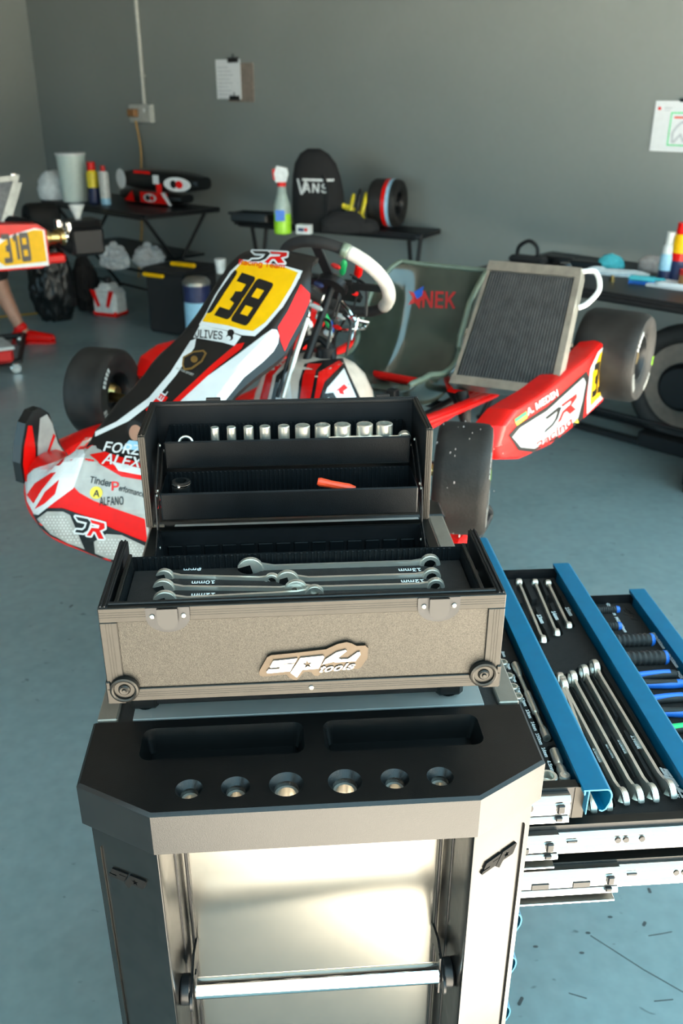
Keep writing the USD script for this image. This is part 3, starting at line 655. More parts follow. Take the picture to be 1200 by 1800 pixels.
o = thing('ratchet', 'satin ratchet handle lying across the upper lift tray in front of the sockets', 'ratchet', None, CS.wld(.045, .4695, 1.196), CS.ang + .01)
obj('ratchet_shaft', cat_m([mv(lathe([(0, 0), (.0034, 0), (.0042, .01), (.0042, .07), (.003, .09), (.003, .11), (0, .11)], 16), (0, 0, 0), ry=90)]), 'satin_chrome', o); obj('ratchet_head', mv(lathe([(0, -.006), (.0085, -.006), (.0095, -.004), (.0095, .004), (.0085, .006), (0, .006)], 24), (.113, 0, 0), rx=90), 'satin_chrome', o)
o = thing('coin_ring', 'small steel ring just showing over the left end of the upper lift tray', 'ring', None, CS.wld(-.166, .474, 1.193), CS.ang)
obj('ring_body', mv(trimesh.creation.torus(.010, .0022, 24, 10), rx=60), 'satin_chrome', o)
o = thing('impact_socket', 'dark chrome large socket at the left end of the lower lift tray', 'socket', None, CS.wld(-.168, .398, 1.1260), CS.ang)
obj('socket_body', socket(.0135, .040), 'black_gloss', o); obj('socket_band', mv(lathe([(.0130, 0), (.0139, .0005), (.0139, .0025), (.0130, .003)], 28), (0, 0, .034)), 'chrome', o)
o = thing('screwdriver', 'orange handled screwdriver lying in the lower lift tray', 'screwdriver', None, CS.wld(.024, .392, 1.1615), CS.ang - .06)
obj('handle', mv(lathe([(0, 0), (.005, 0), (.0065, .004), (.0055, .02), (.0065, .045), (.0045, .055), (0, .055)], 10), ry=90 + 13), 'orange', o); obj('shaft', mv(disc(.0022, .08, 10), (.053, 0, -.0122), ry=103), 'chrome', o)
o = thing('key_ring', 'small red ring lying in the bottom of the tool case', 'ring', None, CS.wld(-.120, .330, 1.050), CS.ang)
obj('ring_body', mv(trimesh.creation.torus(.0085, .0018, 24, 8), rx=25), 'red_gloss', o)
o = thing('handle_rod', 'thin red handled rod supporting the red ring inside the case', 'rod', None, CS.wld(-.120, .330, Z0 + .012), CS.ang)
obj('rod_body', mv(disc(.002, .056, 10)), 'black_satin', o)
# green hose lying on the worktop round the case
gp = smooth_path([(-.15, .424, .985), (0, .425, .985), (.15, .425, .985), (.2, .425, .985), (.2225, .405, .985), (.2235, .34, .985), (.2235, .24, .985), (.2235, .2, .985)], 40)
o = thing('green_hose', 'thin green hose lying on the worktop round the back and right of the tool case', 'hose', CS)
obj('hose_body', tube(gp, .0048, 10), 'bright_green', o); obj('hose_sleeve', tube([(-.172, .424, .985), (-.15, .424, .985)], .0036, 10), 'cable', o)
# ================================================================ foam and tools in the open drawers
def drawer_foam(i, label, fz, cuts, name='foam_insert'):
    ur, zr, _ = RAILS[i]; x0 = .257; x1 = ur - .003
    f = thing(name, label, 'foam insert', TR)
    b = mf(cbox(x0, x1, DR_Y0 + .003, DR_Y1 - .003, zr - .0495, fz, .001))
    if cuts: b -= mf(ext(so.unary_union(cuts), .05, fz - .014))
    obj('foam_block', b, 'foam', f)
    return f
def print_on(f, s, px, py, fz, h=.0068, rz=-90, lab=True, sc=1.0):
    P = TR.px_z(px, py, fz); m = txt(s, h); m.apply_translation([-m.bounds[:, 0].mean(), -m.bounds[:, 1].mean(), 0])
    obj('size_print', mv(m, (P[0], P[1], fz - .0006), rz=rz), 'print_white', f)
F1, F2, F3 = .902, .842, .781
# --- first drawer: sockets and bars
E1, E2 = TR.px_z(904, 1168, F1), TR.px_z(961, 1298, F1)
R1, R2 = TR.px_z(973, 1320, F1), TR.px_z(994, 1374, F1)
cut = [sg.LineString([E1[:2], E2[:2]]).buffer(.0075), sg.LineString([R1[:2], R2[:2]]).buffer(.0105)]
SK = [(883, 1171), (893, 1195), (901, 1214), (909, 1231)]
for p in SK: cut.append(sg.Point(TR.px_z(*p, F1)[:2]).buffer(.0085))
S8 = TR.px_z(962, 1375, F1); cut.append(sg.Point(S8[:2]).buffer(.013))
f1 = drawer_foam(0, 'black foam insert with white size prints in the first pulled-out drawer, nearest the case', F1, cut)
for k, (x, y) in enumerate([(30, 60), (85, 190), (140, 315), (190, 440), (245, 565), (295, 690), (350, 820), (405, 955), (465, 1095), (525, 1240), (590, 1400)]):
    print_on(f1, ['8mm', '9mm', '10mm', '11mm', '12mm', '13mm', '14mm', '150mm', '16mm', '4.5mm', '1/4"'][k], 880 + x / 6, 1140 + y / 6, F1, .0045)
def along(name, label, cat_, A, B, z, group=None):
    w = TR.wld(A[0], A[1], z); ang = math.atan2(*(B - A)[1::-1]); return thing(name, label, cat_, None, w, TR.ang + ang, group), float(np.linalg.norm((B - A)[:2]))
o, L = along('extension_bar', 'long steel extension bar with a sliding collar in the first drawer', 'extension bar', E1, E2, F1)
obj('bar_shaft', mv(lathe([(0, 0), (.003, 0), (.003, L), (0, L)], 16), ry=90), 'satin_chrome', o)
obj('square_end', mv(lathe([(0, 0), (.0055, 0), (.0055, .016), (.0035, .03), (0, .03)], 18), ry=90), 'satin_chrome', o)
obj('collar', mv(lathe([(0, 0), (.0045, 0), (.005, .003), (.005, .042), (.0045, .045), (0, .045)], 18), (.068, 0, 0), ry=90), 'satin_chrome', o)
obj('socket_end', mv(lathe([(0, 0), (.004, 0), (.0055, .008), (.0055, .022), (0, .022)], 18), (L - .022, 0, 0), ry=90), 'satin_chrome', o)
o, L = along('ratchet', 'small steel ratchet lying at the near end of the first drawer', 'ratchet', R1, R2, F1)
obj('handle', mv(lathe([(0, 0), (.006, 0), (.0062, .022), (.004, .026), (.0062, .034), (.0055, .048), (.0035, .055), (.0036, L - .01), (0, L - .01)], 16), ry=90), 'satin_chrome', o)
obj('ratchet_head', mv(lathe([(0, -.005), (.006, -.005), (.0072, -.003), (.0072, .003), (.006, .005), (.0025, .005), (.0020, .0042), (0, .0042)], 22), (L - .006, 0, .001)), 'satin_chrome', o)
for k, p in enumerate(SK):
    P = TR.px_z(*p, F1); o = thing('socket', 'small chrome socket in the first drawer, ' + ['farthest', 'second', 'third', 'nearest'][k] + ' in the column beside the worktop', 'socket', None, TR.wld(P[0], P[1], F1 - .0135), TR.ang, group='small sockets in the first drawer')
    obj('socket_body', socket(.0072, .022), 'satin_chrome', o); obj('socket_band', lathe([(.0068, .010), (.0076, .0105), (.0076, .012), (.0068, .0125)], 20), 'chrome', o)
o = thing('socket', 'wide silver spark plug socket at the near end of the first drawer', 'socket', None, TR.wld(S8[0], S8[1], F1 - .0135), TR.ang)
obj('socket_body', socket(.0115, .024), 'satin_chrome', o); obj('socket_band', lathe([(.0110, .010), (.0120, .0105), (.0120, .013), (.0110, .0135)], 24), 'chrome', o)
# --- second drawer: spanners standing on edge in their slots
W2 = [((912, 1022), (954, 1124), .0105, 'far group of three, nearest the first drawer', '13mm', (950, 1088)), ((940, 1022), (978, 1112), .0098, 'far group of three, the middle one', '14mm', (976, 1082)), ((963, 1023), (999, 1099), .0090, 'far group of three, farthest right and shortest', '15mm', (1000, 1075)),
      ((984, 1192), (1040, 1416), .015, 'near group, its shaft hidden under the first blue rail', None, None), ((988, 1198), (1066, 1412), .0155, 'near group, just clear of the first blue rail', None, None),
      ((990, 1203), (1094, 1402), .016, 'near group, beside the first blue rail', '16mm', (1051, 1327)), ((1006, 1190), (1119, 1398), .0165, 'near group, second visible from the first rail', '17mm', (1074, 1320)), ((1026, 1180), (1145, 1396), .017, 'near group, third visible from the first rail', '18mm', (1095, 1312)), ((1045, 1172), (1175, 1390), .018, 'near group, largest and farthest right', '19mm', (1118, 1304))]
cut = []
for a, b_, hd, *_ in W2:
    A, B = TR.px_z(*a, F2), TR.px_z(*b_, F2); cut += [sg.LineString([A[:2], B[:2]]).buffer(.0095), sg.Point(A[:2]).buffer(hd * .72), sg.LineString([B[:2], B[:2] + (A - B)[:2] / np.linalg.norm((A - B)[:2]) * .03]).buffer(.0105)]
A, B = TR.px_z(1000, 1335, F2), TR.px_z(1062, 1290, F2); cut.append(sg.LineString([TR.px_z(1030, 1290, F2)[:2], TR.px_z(1085, 1272, F2)[:2]]).buffer(.016)); cut.append(sg.LineString([TR.px_z(915, 1068, F2)[:2], TR.px_z(975, 1050, F2)[:2]]).buffer(.012))
f2 = drawer_foam(1, 'black foam insert with rows of spanners in the second pulled-out drawer', F2, cut)
for a, b_, hd, where, t, tp in W2:
    A, B = TR.px_z(*a, F2 + .004), TR.px_z(*b_, F2 + .004)
    o, L = along('spanner', 'drawer spanner standing on edge, ' + where, 'spanner', B, A, F2 + .001, 'spanners in the second drawer')
    obj('spanner_body', on_edge(spanner(L, hd, .0042)), 'satin_chrome', o)
    if t: print_on(f2, t, tp[0], tp[1], F2, .0068)
P = TR.px_z(1178, 1372, F2)
lg = [mv(ext(g, .01), s=.07) for g in (LOGO_S, LOGO_P, LOGO_W)] + [mv(logo_letters(), s=.07)]
for m in lg:
    m.vertices[:, 2] = (m.vertices[:, 2] - m.vertices[:, 2].min()) / max(np.ptp(m.vertices[:, 2]), 1e-9) * .0008
    obj('printed_logo', mv(m, (P[0] - .012, P[1] + .030, F2 - .0002), rz=-90), 'print_white', f2)
# --- third drawer: screwdrivers and pliers lying across it
f3 = drawer_foam(2, 'black foam insert with screwdrivers and pliers in the third pulled-out drawer', F3, None)
for p in ((1073, 1069), (1091, 1098), (1157, 1126), (1180, 1158), (1201, 1196)):
    print_on(f3, 'PH2x100mm', p[0], p[1], F3, .0060)
P = TR.px_z(1110, 1080, F3)
for g in (LOGO_S, LOGO_P): obj('embossed_logo', mv(mv(ext(g, .012), s=.085), (P[0] - .018, P[1] + .03, F3 - .0004), rz=-90), 'black_gloss', f3)
def grip(px, py, r, L, label, end='mid_blue'):
    """A ribbed screwdriver whose handle ends at the pixel; it lies along -x."""
    P = TR.px_z(px, py, F3 + r * .6); o = thing('screwdriver', label, 'screwdriver', None, TR.wld(P[0], P[1], F3 + r * .55), TR.ang, group='screwdrivers in the third drawer')
    prof = [(0, -L), (r * .7, -L), (r * .9, -L + .006)] + [(r * (1.0 if k % 2 else .86), -L + .010 + (L - .018) * k / 14) for k in range(15)] + [(r * .9, -.004), (0, -.004)]
    obj('grip', mv(lathe(prof, 20), ry=90), 'black_rubber', o)
    obj('end_cap', mv(lathe([(0, -.0045), (r * .92, -.0045), (r * .95, -.002), (r * .8, .002), (0, .003)], 20), ry=90), end, o, label='blue end cap')
    obj('blade', mv(disc(.0025, .02, 10), (-L + .0005, 0, 0), ry=-90), 'chrome', o)
grip(1086, 1071, .0075, .045, 'stubby screwdriver with blue end, farthest in the third drawer')
grip(1089, 1100, .0085, .05, 'short screwdriver with blue end, second from the far end of the third drawer')
grip(1146, 1124, .0125, .078, 'ribbed screwdriver with blue end beside the third blue rail, the farther of two')
grip(1170, 1155, .0135, .085, 'ribbed screwdriver with blue end beside the third blue rail, the nearer of two')
def pliers(px, py, col, label, L=.11, spread=.017):
    P = TR.px_z(px, py, F3 + .006); o = thing('pliers', label, 'pliers', None, TR.wld(P[0], P[1], F3 + .006), TR.ang)
    for s in (-1, 1):
        pts = smooth_path([(0, s * spread * 1.05, 0), (-.02, s * spread * 1.12, 0), (-.05, s * spread, 0), (-.08, s * spread * .7, 0), (-L, s * .006, 0)], 18)
        h = obj('handle', tube(pts, np.interp(np.linspace(0, 1, len(pts)), [0, .06, .3, 1], [.004, .0075, .0082, .0055]), 12), col if s < 0 else 'black_rubber', o)
        obj('grip_pad', tube(pts[3:-4] + np.array([0, 0, .0032]), .0058, 10), 'black_rubber' if s < 0 else col, h)
    obj('joint', mv(disc(.010, .008, 20, .001), (-L - .006, 0, -.004)), 'dark_steel', o)
    obj('jaw', hull([(-L - .006, -.009, -.004), (-L - .006, .009, -.004), (-L - .045, -.003, -.003), (-L - .045, .003, -.003), (-L - .006, -.009, .004), (-L - .006, .009, .004), (-L - .045, -.003, .003), (-L - .045, .003, .003)]), 'dark_steel', o)
pliers(1196, 1193, 'mid_blue', 'blue and black handled pliers nearest the two ribbed screwdrivers', .105, .012)
pliers(1222, 1238, 'mid_blue', 'blue handled pliers cut by the right edge of the photo, next to the green ones', .105, .017)
pliers(1246, 1292, 'bright_green', 'green handled pliers at the right edge beside the second blue rail', .105, .017)
# ================================================================ drawings laid on curved bodywork
def hit_mesh(fr, mesh, pts):
    """First hit on the mesh (local to frame fr) of the sight lines through the pixels: points and normals, nan where missed."""
    V, Fc = np.asarray(mesh.vertices), np.asarray(mesh.faces)
    o = fr.loc(EYE); A, B, Cc = V[Fc[:, 0]], V[Fc[:, 1]], V[Fc[:, 2]]; e1, e2 = B - A, Cc - A; s = o - A; q = np.cross(s, e1); n = np.cross(e1, e2)
    P, N = [], []
    for p in pts:
        d = fr.loc(EYE + ray(*p)) - o; h = np.cross(d, e2); a = (e1 * h).sum(1)
        with np.errstate(all='ignore'):
            u = (s * h).sum(1) / a; v = (q @ d) / a; t = (e2 * q).sum(1) / a
        ok = (np.abs(a) > 1e-12) & (u >= -1e-6) & (v >= -1e-6) & (u + v <= 1 + 1e-6) & (t > 0)
        if not ok.any(): P.append([np.nan] * 3); N.append([0, 0, 1]); continue
        i = np.where(ok)[0][np.argmin(t[ok])]; m = n[i] / np.linalg.norm(n[i]); m = m if m @ d < 0 else -m
        P.append(o + d * t[i]); N.append(m)
    return np.array(P), np.array(N)
def paint(fr, mesh, poly, cell=7, off=.0008):
    """A flat print: an outline traced in pixels, laid on the mesh it sits on, as thin real geometry."""
    m = poly if isinstance(poly, trimesh.Trimesh) else cells(poly if hasattr(poly, 'bounds') else sg.Polygon(poly).buffer(0), cell)
    P, N = hit_mesh(fr, mesh, m.vertices[:, :2]); ok = ~np.isnan(P[:, 0])
    fcs = m.faces[ok[m.faces].all(1)]
    if len(fcs) == 0: return None
    e = np.linalg.norm(P[fcs] - P[np.roll(fcs, 1, 1)], axis=2).max(1); fcs = fcs[e < max(.12, 6 * np.nanmedian(e))]
    t = trimesh.Trimesh(np.nan_to_num(P + N * off), fcs, process=False); t.remove_unreferenced_vertices()
    return flip_to(t, fr.loc(EYE) - np.nanmean(P, 0))
def pxtext(s, a, b, h, bold=True, shear=0.0, vert=None):
    """Lettering in pixels: base line from a to b, letters h pixels tall (up, or along vert)."""
    m = text_poly(s, 1.0, bold); v = m.vertices; k = v[:, 2] < v[:, 2].max() - 1e-9
    f = m.faces[(v[m.faces][:, :, 2] > v[:, 2].max() - 1e-9).all(1)]
    m = trimesh.Trimesh(v, f, process=False); m.remove_unreferenced_vertices(); v = m.vertices.copy(); v[:, 0] -= v[:, 0].min()
    a, b = np.array(a, float), np.array(b, float); d = (b - a) / v[:, 0].max(); n = np.array(vert, float) if vert is not None else np.array([(b - a)[1], -(b - a)[0]]) / np.linalg.norm(b - a)
    n = n / np.linalg.norm(n) * h
    X = a + (v[:, 0] + shear * v[:, 1])[:, None] * d + v[:, 1][:, None] * n
    m.vertices = np.c_[X, np.zeros(len(X))]; return m
def pxdig(s, o, ux, uy, **k):
    """Block numerals as a pixel outline: o lower left, ux along one unit, uy up one unit."""
    g = digits(s, 1.0, **k); return sa.affine_transform(g, [ux[0], uy[0], ux[1], uy[1], o[0], o[1]])
PG = sg.Polygon

# ================================================================ racing kart 338
kart = thing('racing_kart', 'red, white and black racing kart with yellow 338 plates raised on a stand', 'kart', KR)
def kpaint(base, prim, name, poly, mt, off, cell=7, label=None):
    m = paint(KR, base, poly, cell, off)
    if m is None: return
    ms = [m]
    if name in ('graphic', 'emblem'):
        q = m.copy(); q.merge_vertices(); cs = q.split(only_watertight=False); a = sum(c.area for c in cs); ms = [c for c in cs if c.area > .01 * a]
    for k in ms: obj(name, k, mt, prim, smooth=False, label=label)
# --- nose
half = np.array([(0, .537), (.10, .536), (.19, .531), (.27, .508), (.35, .466), (.42, .412), (.49, .335), (.54, .24), (.555, .14), (.55, .06)])
pl = np.vstack([np.c_[-half[::-1][:-1, 0], half[::-1][:-1, 1]], half])          # (y, x) from the right end to the left end
pl = smooth_path(np.c_[pl, np.zeros(len(pl))], 60)[:, :2]
tg = np.gradient(pl, axis=0); tg /= np.linalg.norm(tg, axis=1, keepdims=True); nrm = np.c_[-tg[:, 1], tg[:, 0]]
nrm *= np.sign(nrm[len(pl) // 2, 1])
rings = []
for (y, x), (ny, nx) in zip(pl, nrm):
    e = np.clip((abs(y) - .30) / .22, 0, 1); top = np.interp(abs(y), [0, .10, .17, .26, .40, .55], [.955, .955, .925, .872, .84, .80]); k = (top - .70) / .255; ins = 1 - .45 * e
    pr = [(-.13, .72), (-.07, .700), (-.015, .695), (.004, .712), (.016, .755), (.017, .80), (.008, .86), (-.004, .90), (-.022, .935), (-.055, .953), (-.10, .957), (-.135, .93)]
    rings.append([(x + nx * d * (ins if d < 0 else 1), y + ny * d * (ins if d < 0 else 1), .70 + (z - .70) * k) for d, z in pr])
nose_m = flip_to(loft(rings), (0, 0, 0)) if False else loft(rings)
if nose_m.volume < 0: nose_m.invert()
nose = obj('nose_cone', nose_m, 'red_gloss', kart, 40)
# the upright ears at both ends of the nose
ear_px = [(42, 850), (36, 815), (38, 785), (45, 745), (57, 723), (72, 717), (86, 726), (97, 756), (108, 785), (122, 803), (120, 830), (80, 850)]
EY = -.425
E2 = [KR.px_y(*p, EY) for p in ear_px]
ep = PG([(p[0], p[2]) for p in E2]).buffer(.006).buffer(-.006)
em = up_to_xz(ext(ep, .03)); em.apply_translation([0, EY - .03, 0])
ear = obj('nose_ear', em, 'black_gloss', kart, 30)
kpaint(em, ear, 'graphic', PG([(44, 846), (40, 815), (42, 785), (49, 748), (56, 748), (62, 790), (62, 825), (82, 846)]), 'red_gloss', .001)
kpaint(em, ear, 'graphic', PG([(66, 820), (66, 780), (70, 735), (82, 728), (92, 745), (101, 778), (115, 800), (100, 815), (84, 826)]), 'grey_print', .001)
kpaint(em, ear, 'graphic', PG([(80, 800), (93, 762), (97, 766), (86, 795)]), 'red_gloss', .0018)
em2 = em.copy(); em2.vertices[:, 1] *= -1; em2.invert(); obj('nose_ear', em2, 'red_gloss', kart, 30)
G = lambda name, pts, mt, off, **k: kpaint(nose_m, nose, name, PG(pts).buffer(0), mt, off, **k)
G('graphic', [(120, 805), (150, 770), (262, 760), (262, 975), (255, 912), (200, 893), (165, 880), (140, 866), (125, 850)], 'grey_print', .0008)
G('graphic', [(44, 840), (60, 825), (100, 812), (125, 800), (145, 782), (150, 800), (140, 830), (130, 858), (100, 880), (68, 905), (60, 903), (48, 880)], 'white_gloss', .0014)
G('graphic', [(62, 895), (80, 865), (105, 843), (98, 868), (80, 885)], 'red_gloss', .002)
G('graphic', [(48, 870), (62, 850), (90, 832), (100, 830), (74, 862), (60, 885)], 'red_gloss', .0018)
G('graphic', [(58, 904), (80, 893), (110, 893), (150, 907), (200, 930), (262, 955), (262, 1000), (190, 986), (130, 960), (90, 942), (70, 926)], 'black_gloss', .0012)
G('graphic', [(66, 912), (84, 899), (112, 899), (124, 905), (150, 965), (120, 954), (90, 938)], 'grey_print', .0018)
G('graphic', [(166, 952), (188, 938), (215, 940), (262, 962), (262, 996), (190, 981), (168, 972)], 'grey_print', .0018)
msh = [sg.Point(66 + i * 6 + (3 if j % 2 else 0), 898 + j * 5).buffer(1.7, 2) for i in range(34) for j in range(21)]
for reg in ([(70, 912), (86, 902), (112, 902), (122, 908), (146, 960), (120, 951), (92, 936)], [(170, 952), (190, 941), (214, 943), (258, 963), (258, 992), (192, 978), (171, 970)]):
    rg = PG(reg); dots = so.unary_union([d for d in msh if rg.contains(d)])
    q = cat_m([trimesh.Trimesh(np.c_[np.array(d.exterior.coords)[:-1], np.zeros(len(d.exterior.coords) - 1)], [(0, i, i + 1) for i in range(1, len(d.exterior.coords) - 2)], process=False) for d in dots.geoms])
    m = paint(KR, nose_m, q, off=.0024); obj('mesh_print', m, 'light_grey', nose, smooth=False, kind='stuff')
def dr_mark(fn, o, ux, uy, offs, dark='black_gloss', pale='white_gloss'):
    """The two-part racing emblem: a dark hooked letter and a red letter on a pale edge; o corner, ux, uy one unit."""
    A = lambda p: sa.affine_transform(PG(p), [ux[0], uy[0], ux[1], uy[1], o[0], o[1]])
    d = [(0.0, .95), (.42, 1.0), (.52, .85), (.44, .35), (.30, .12), (.02, .05), (.06, .22), (.26, .28), (.35, .45), (.40, .78), (.10, .76)]
    r = [(.50, 1.0), (.98, 1.0), (1.0, .72), (.84, .52), (1.0, .10), (.82, .05), (.70, .38), (.62, .38), (.55, .08), (.42, .05), (.56, .56), (.80, .64), (.82, .82), (.55, .82)]
    fn('emblem', so.unary_union([A(d), A(r)]).buffer(3.2), pale, offs); fn('emblem', A(d), dark, offs + .0006); fn('emblem', A(r), 'red_gloss', offs + .0006)
kfn = lambda base, prim: (lambda name, poly, mt, off: kpaint(base, prim, name, poly, mt, off, 6))
dr_mark(kfn(nose_m, nose), (132, 936), (52, 14), (2, -30), .002)
def T(base, prim, s, a, b, h, mt, off, **k): kpaint(base, prim, 'lettering', pxtext(s, a, b, h, **k), mt, off)
T(nose_m, nose, 'ALFANO', (176, 888), (218, 887), 14, 'black_gloss', .0022, shear=0)
kpaint(nose_m, nose, 'graphic', sg.Point(170, 866).buffer(11), 'lemon', .0018)
T(nose_m, nose, 'A', (165, 872), (176, 873), 11, 'black_gloss', .0026)
T(nose_m, nose, 'Tinder', (158, 848), (196, 856), 11, 'black_gloss', .002)
T(nose_m, nose, 'P', (197, 862), (210, 862), 15, 'red_gloss', .002)
T(nose_m, nose, 'erformance', (209, 862), (254, 874), 9, 'black_gloss', .002)
# --- front fairing with the number plate
ZX = [(-.13, 1.305), (-.07, 1.290), (0, 1.238), (.107, 1.156), (.16, 1.132), (.232, 1.106), (.301, 1.058), (.388, 1.026), (.438, .990), (.486, .956), (.515, .92)]
zc = lambda x: np.interp(x, *np.array(ZX).T)
xs_ = np.linspace(-.125, .512, 40)
xs_s = xs_; zs_ = np.convolve(np.pad(zc(xs_), 2, mode='edge'), np.ones(5) / 5, 'valid')
W = np.linspace(-1, 1, 31); top, bot = [], []
BEY = PG([(500, 436), (532, 455), (550, 500), (552, 522), (536, 560), (515, 606), (497, 624), (467, 648), (432, 675), (402, 703), (388, 725), (380, 900), (900, 900), (900, 300), (500, 300)])
def to_px(P):
    d = KR.wld(*P) - EYE; return 600 + FPX * (d @ RGT) / (d @ FWD), 900 - FPX * (d @ UPV) / (d @ FWD)
def fair_pt(x, z, y, cw=.118):
    d = max(0, abs(y) - cw); return (x - .25 * d, y, z - .86 * y * y * .8 - 1.5 * d - 2.5 * d * d)
lim = []
for x, z in zip(xs_s, zs_):
    y = .11
    while y < .30 and not BEY.contains(sg.Point(to_px(fair_pt(x, z, y)))): y += .002
    lim.append(min(y, .30 - .35 * max(0, x - .05)))
lim = np.convolve(np.pad(lim, 2, mode='edge'), np.ones(5) / 5, 'valid')
for x, z, hw in zip(xs_s, zs_, lim):
    cw = .118
    row = []
    for w in W:
        row.append(fair_pt(x, z, w * hw))
    top.append(row); bot.append([(a, b * .96, c - .014) for a, b, c in row])
rings = [t + b[::-1] for t, b in zip(top, bot)]
fair_m = loft(rings)
if fair_m.volume < 0: fair_m.invert()
fair = obj('front_fairing', fair_m, 'black_gloss', kart, 35)
Fp = lambda name, pts, mt, off, **k: kpaint(fair_m, fair, name, PG(pts).buffer(0) if isinstance(pts, list) else pts, mt, off, **k)
Fp('graphic', [(528, 500), (548, 520), (530, 560), (508, 600), (500, 618), (493, 600), (488, 575), (505, 548)], 'red_gloss', .001, cell=4)
Fp('graphic', [(478, 579), (486, 580), (490, 590), (488, 604), (480, 618), (462, 636), (428, 664), (395, 705), (385, 740), (270, 760), (255, 740), (318, 700), (360, 665), (420, 622), (462, 590)], 'white_gloss', .001, cell=4)
Fp('graphic', [(430, 603), (424, 614), (380, 648), (318, 705), (270, 760), (262, 755), (306, 704), (370, 644), (415, 606)], 'red_gloss', .0016)
Fp('graphic', [(345, 596), (335, 600), (300, 655), (262, 700), (205, 742), (150, 768), (158, 778), (212, 752), (272, 706), (310, 660), (342, 612)], 'white_gloss', .0016)
Fp('graphic', [(427, 457), (470, 462), (500, 468), (532, 477), (520, 502), (497, 540), (470, 572), (448, 592), (425, 590), (400, 582), (350, 572), (360, 555), (378, 520), (405, 478)], 'white_gloss', .0016)
Fp('number_plate', [(428, 460), (470, 465), (500, 471), (524, 480), (512, 505), (490, 540), (466, 568), (445, 583), (425, 580), (400, 573), (356, 566), (366, 548), (384, 516), (408, 482)], 'yellow', .0022, label='yellow number plate')
Fp('race_number', pxdig('338', (341, 543), (43, 14.8), (49, -75), gap=.30, w=.25).intersection(PG([(428, 460), (470, 465), (500, 471), (524, 480), (512, 505), (490, 540), (466, 568), (445, 583), (425, 580), (400, 573), (356, 566), (366, 548), (384, 516), (408, 482)])), 'black_gloss', .0028, cell=6, label='black number 338')
Fp('graphic', [(352, 572), (400, 583), (424, 592), (412, 609), (392, 603), (340, 594)], 'print_white', .0016)
T(fair_m, fair, 'JLIVES', (343, 594), (391, 598), 14, 'black_gloss', .0022)
Fp('face_print', sg.Point(404, 594).buffer(6).union(sg.Point(406, 586).buffer(6)), 'black_gloss', .0022); Fp('face_print', sg.Point(402, 596).buffer(4), 'print_white', .0026)
dr_mark(kfn(fair_m, fair), (438, 462), (62, 4), (6, -20), .0024)
T(fair_m, fair, 'Racing Team', (420, 466), (500, 474), 9, 'red_gloss', .0026)
sh_ = PG([(322, 628), (340, 618), (358, 616), (364, 622), (356, 637), (338, 650), (324, 652), (320, 642)])
Fp('crest', sh_, 'gold', .0018, cell=5); Fp('crest', sh_.buffer(-3.2), 'black_gloss', .0024, cell=5); Fp('crest', sg.Point(342, 633).buffer(6), 'gold', .003, cell=5, label='gold crest')
T(fair_m, fair, 'MOTOR SPORT', (310, 650), (340, 662), 4, 'grey_print', .0022)
Fp('graphic', [(283, 692), (296, 700), (270, 730), (256, 722)], 'red_gloss', .002); T(fair_m, fair, 'EL', (284, 708), (296, 690), 10, 'white_gloss', .0026)
# nose top: portrait print and lettering
Fp('graphic', [(165, 770), (240, 735), (262, 735), (262, 800), (240, 830), (162, 800), (152, 782)], 'black_gloss', .002)
for base, prim in ((fair_m, fair), (nose_m, nose)):
    kpaint(base, prim, 'graphic', PG([(158, 800), (185, 795), (262, 820), (262, 846), (215, 838), (180, 818)]), 'red_gloss', .0022)
    kpaint(base, prim, 'graphic', PG([(196, 812), (262, 828), (262, 838), (210, 828)]), 'print_white', .0026)
    T(base, prim, 'FORZA', (182, 794), (262, 803), 17, 'print_white', .0032, shear=.25)
    T(base, prim, 'ALEX!', (180, 815), (252, 824), 17, 'print_white', .0032, shear=.25)
Fp('portrait', sg.Point(238, 754).buffer(14), 'cloth_black', .0026); Fp('portrait', sa.scale(sg.Point(239, 762).buffer(11), 1, 1.25), 'skin', .003, label='small printed portrait of a man'); Fp('portrait', [(215, 790), (228, 775), (250, 778), (262, 795)], 'sky_blue', .0028)
# --- side pods
def pod_mesh(side):
    pts = [(874, 812), (868, 790), (880, 752), (903, 722), (955, 690), (1035, 627), (1060, 600), (1076, 592), (1082, 600), (1079, 640), (1076, 680), (1060, 706), (1020, 742), (962, 787), (910, 811)]
    Q = [KR.px_y(*p, .60) for p in pts]; o = PG([(p[0], p[2]) for p in Q]).buffer(.008).buffer(-.008); rr_ = []
    base = np.array(o.exterior.coords)[:-1]; c = np.array(o.centroid.coords[0]) 
    for y, g, dz in ((.53, .93, .0), (.575, .99, .002), (.594, .97, 0), (.602, .93, 0)):
        rr_.append([(c[0] + (x - c[0]) * (g if y > .58 else 1), y, c[1] + (z - c[1]) * g + dz) for x, z in base])
    m = loft(rr_)
    if m.volume < 0: m.invert()
    if side < 0: m.vertices[:, 1] *= -1; m.invert()
    return m
pod_m = pod_mesh(1); pod = obj('side_pod', pod_m, 'red_gloss', kart, 40)
pm2 = pod_mesh(-1); obj('side_pod', pm2, 'red_gloss', kart, 40)
Pp = lambda name, pts, mt, off, **k: kpaint(pod_m, pod, name, PG(pts).buffer(0) if isinstance(pts, list) else pts, mt, off, **k)
Pp('graphic', [(893, 765), (908, 748), (960, 715), (1030, 652), (1034, 662), (1028, 700), (1024, 735), (985, 768), (935, 795), (910, 792)], 'black_gloss', .0016)
Pp('graphic', [(899, 768), (912, 752), (960, 722), (1024, 664), (1028, 672), (1022, 705), (1014, 735), (985, 762), (938, 788), (914, 786)], 'white_gloss', .0022)
Pp('graphic', [(1030, 700), (1036, 648), (1050, 618), (1066, 602), (1076, 594), (1079, 604), (1075, 680), (1058, 700), (1030, 728)], 'white_gloss', .0022)
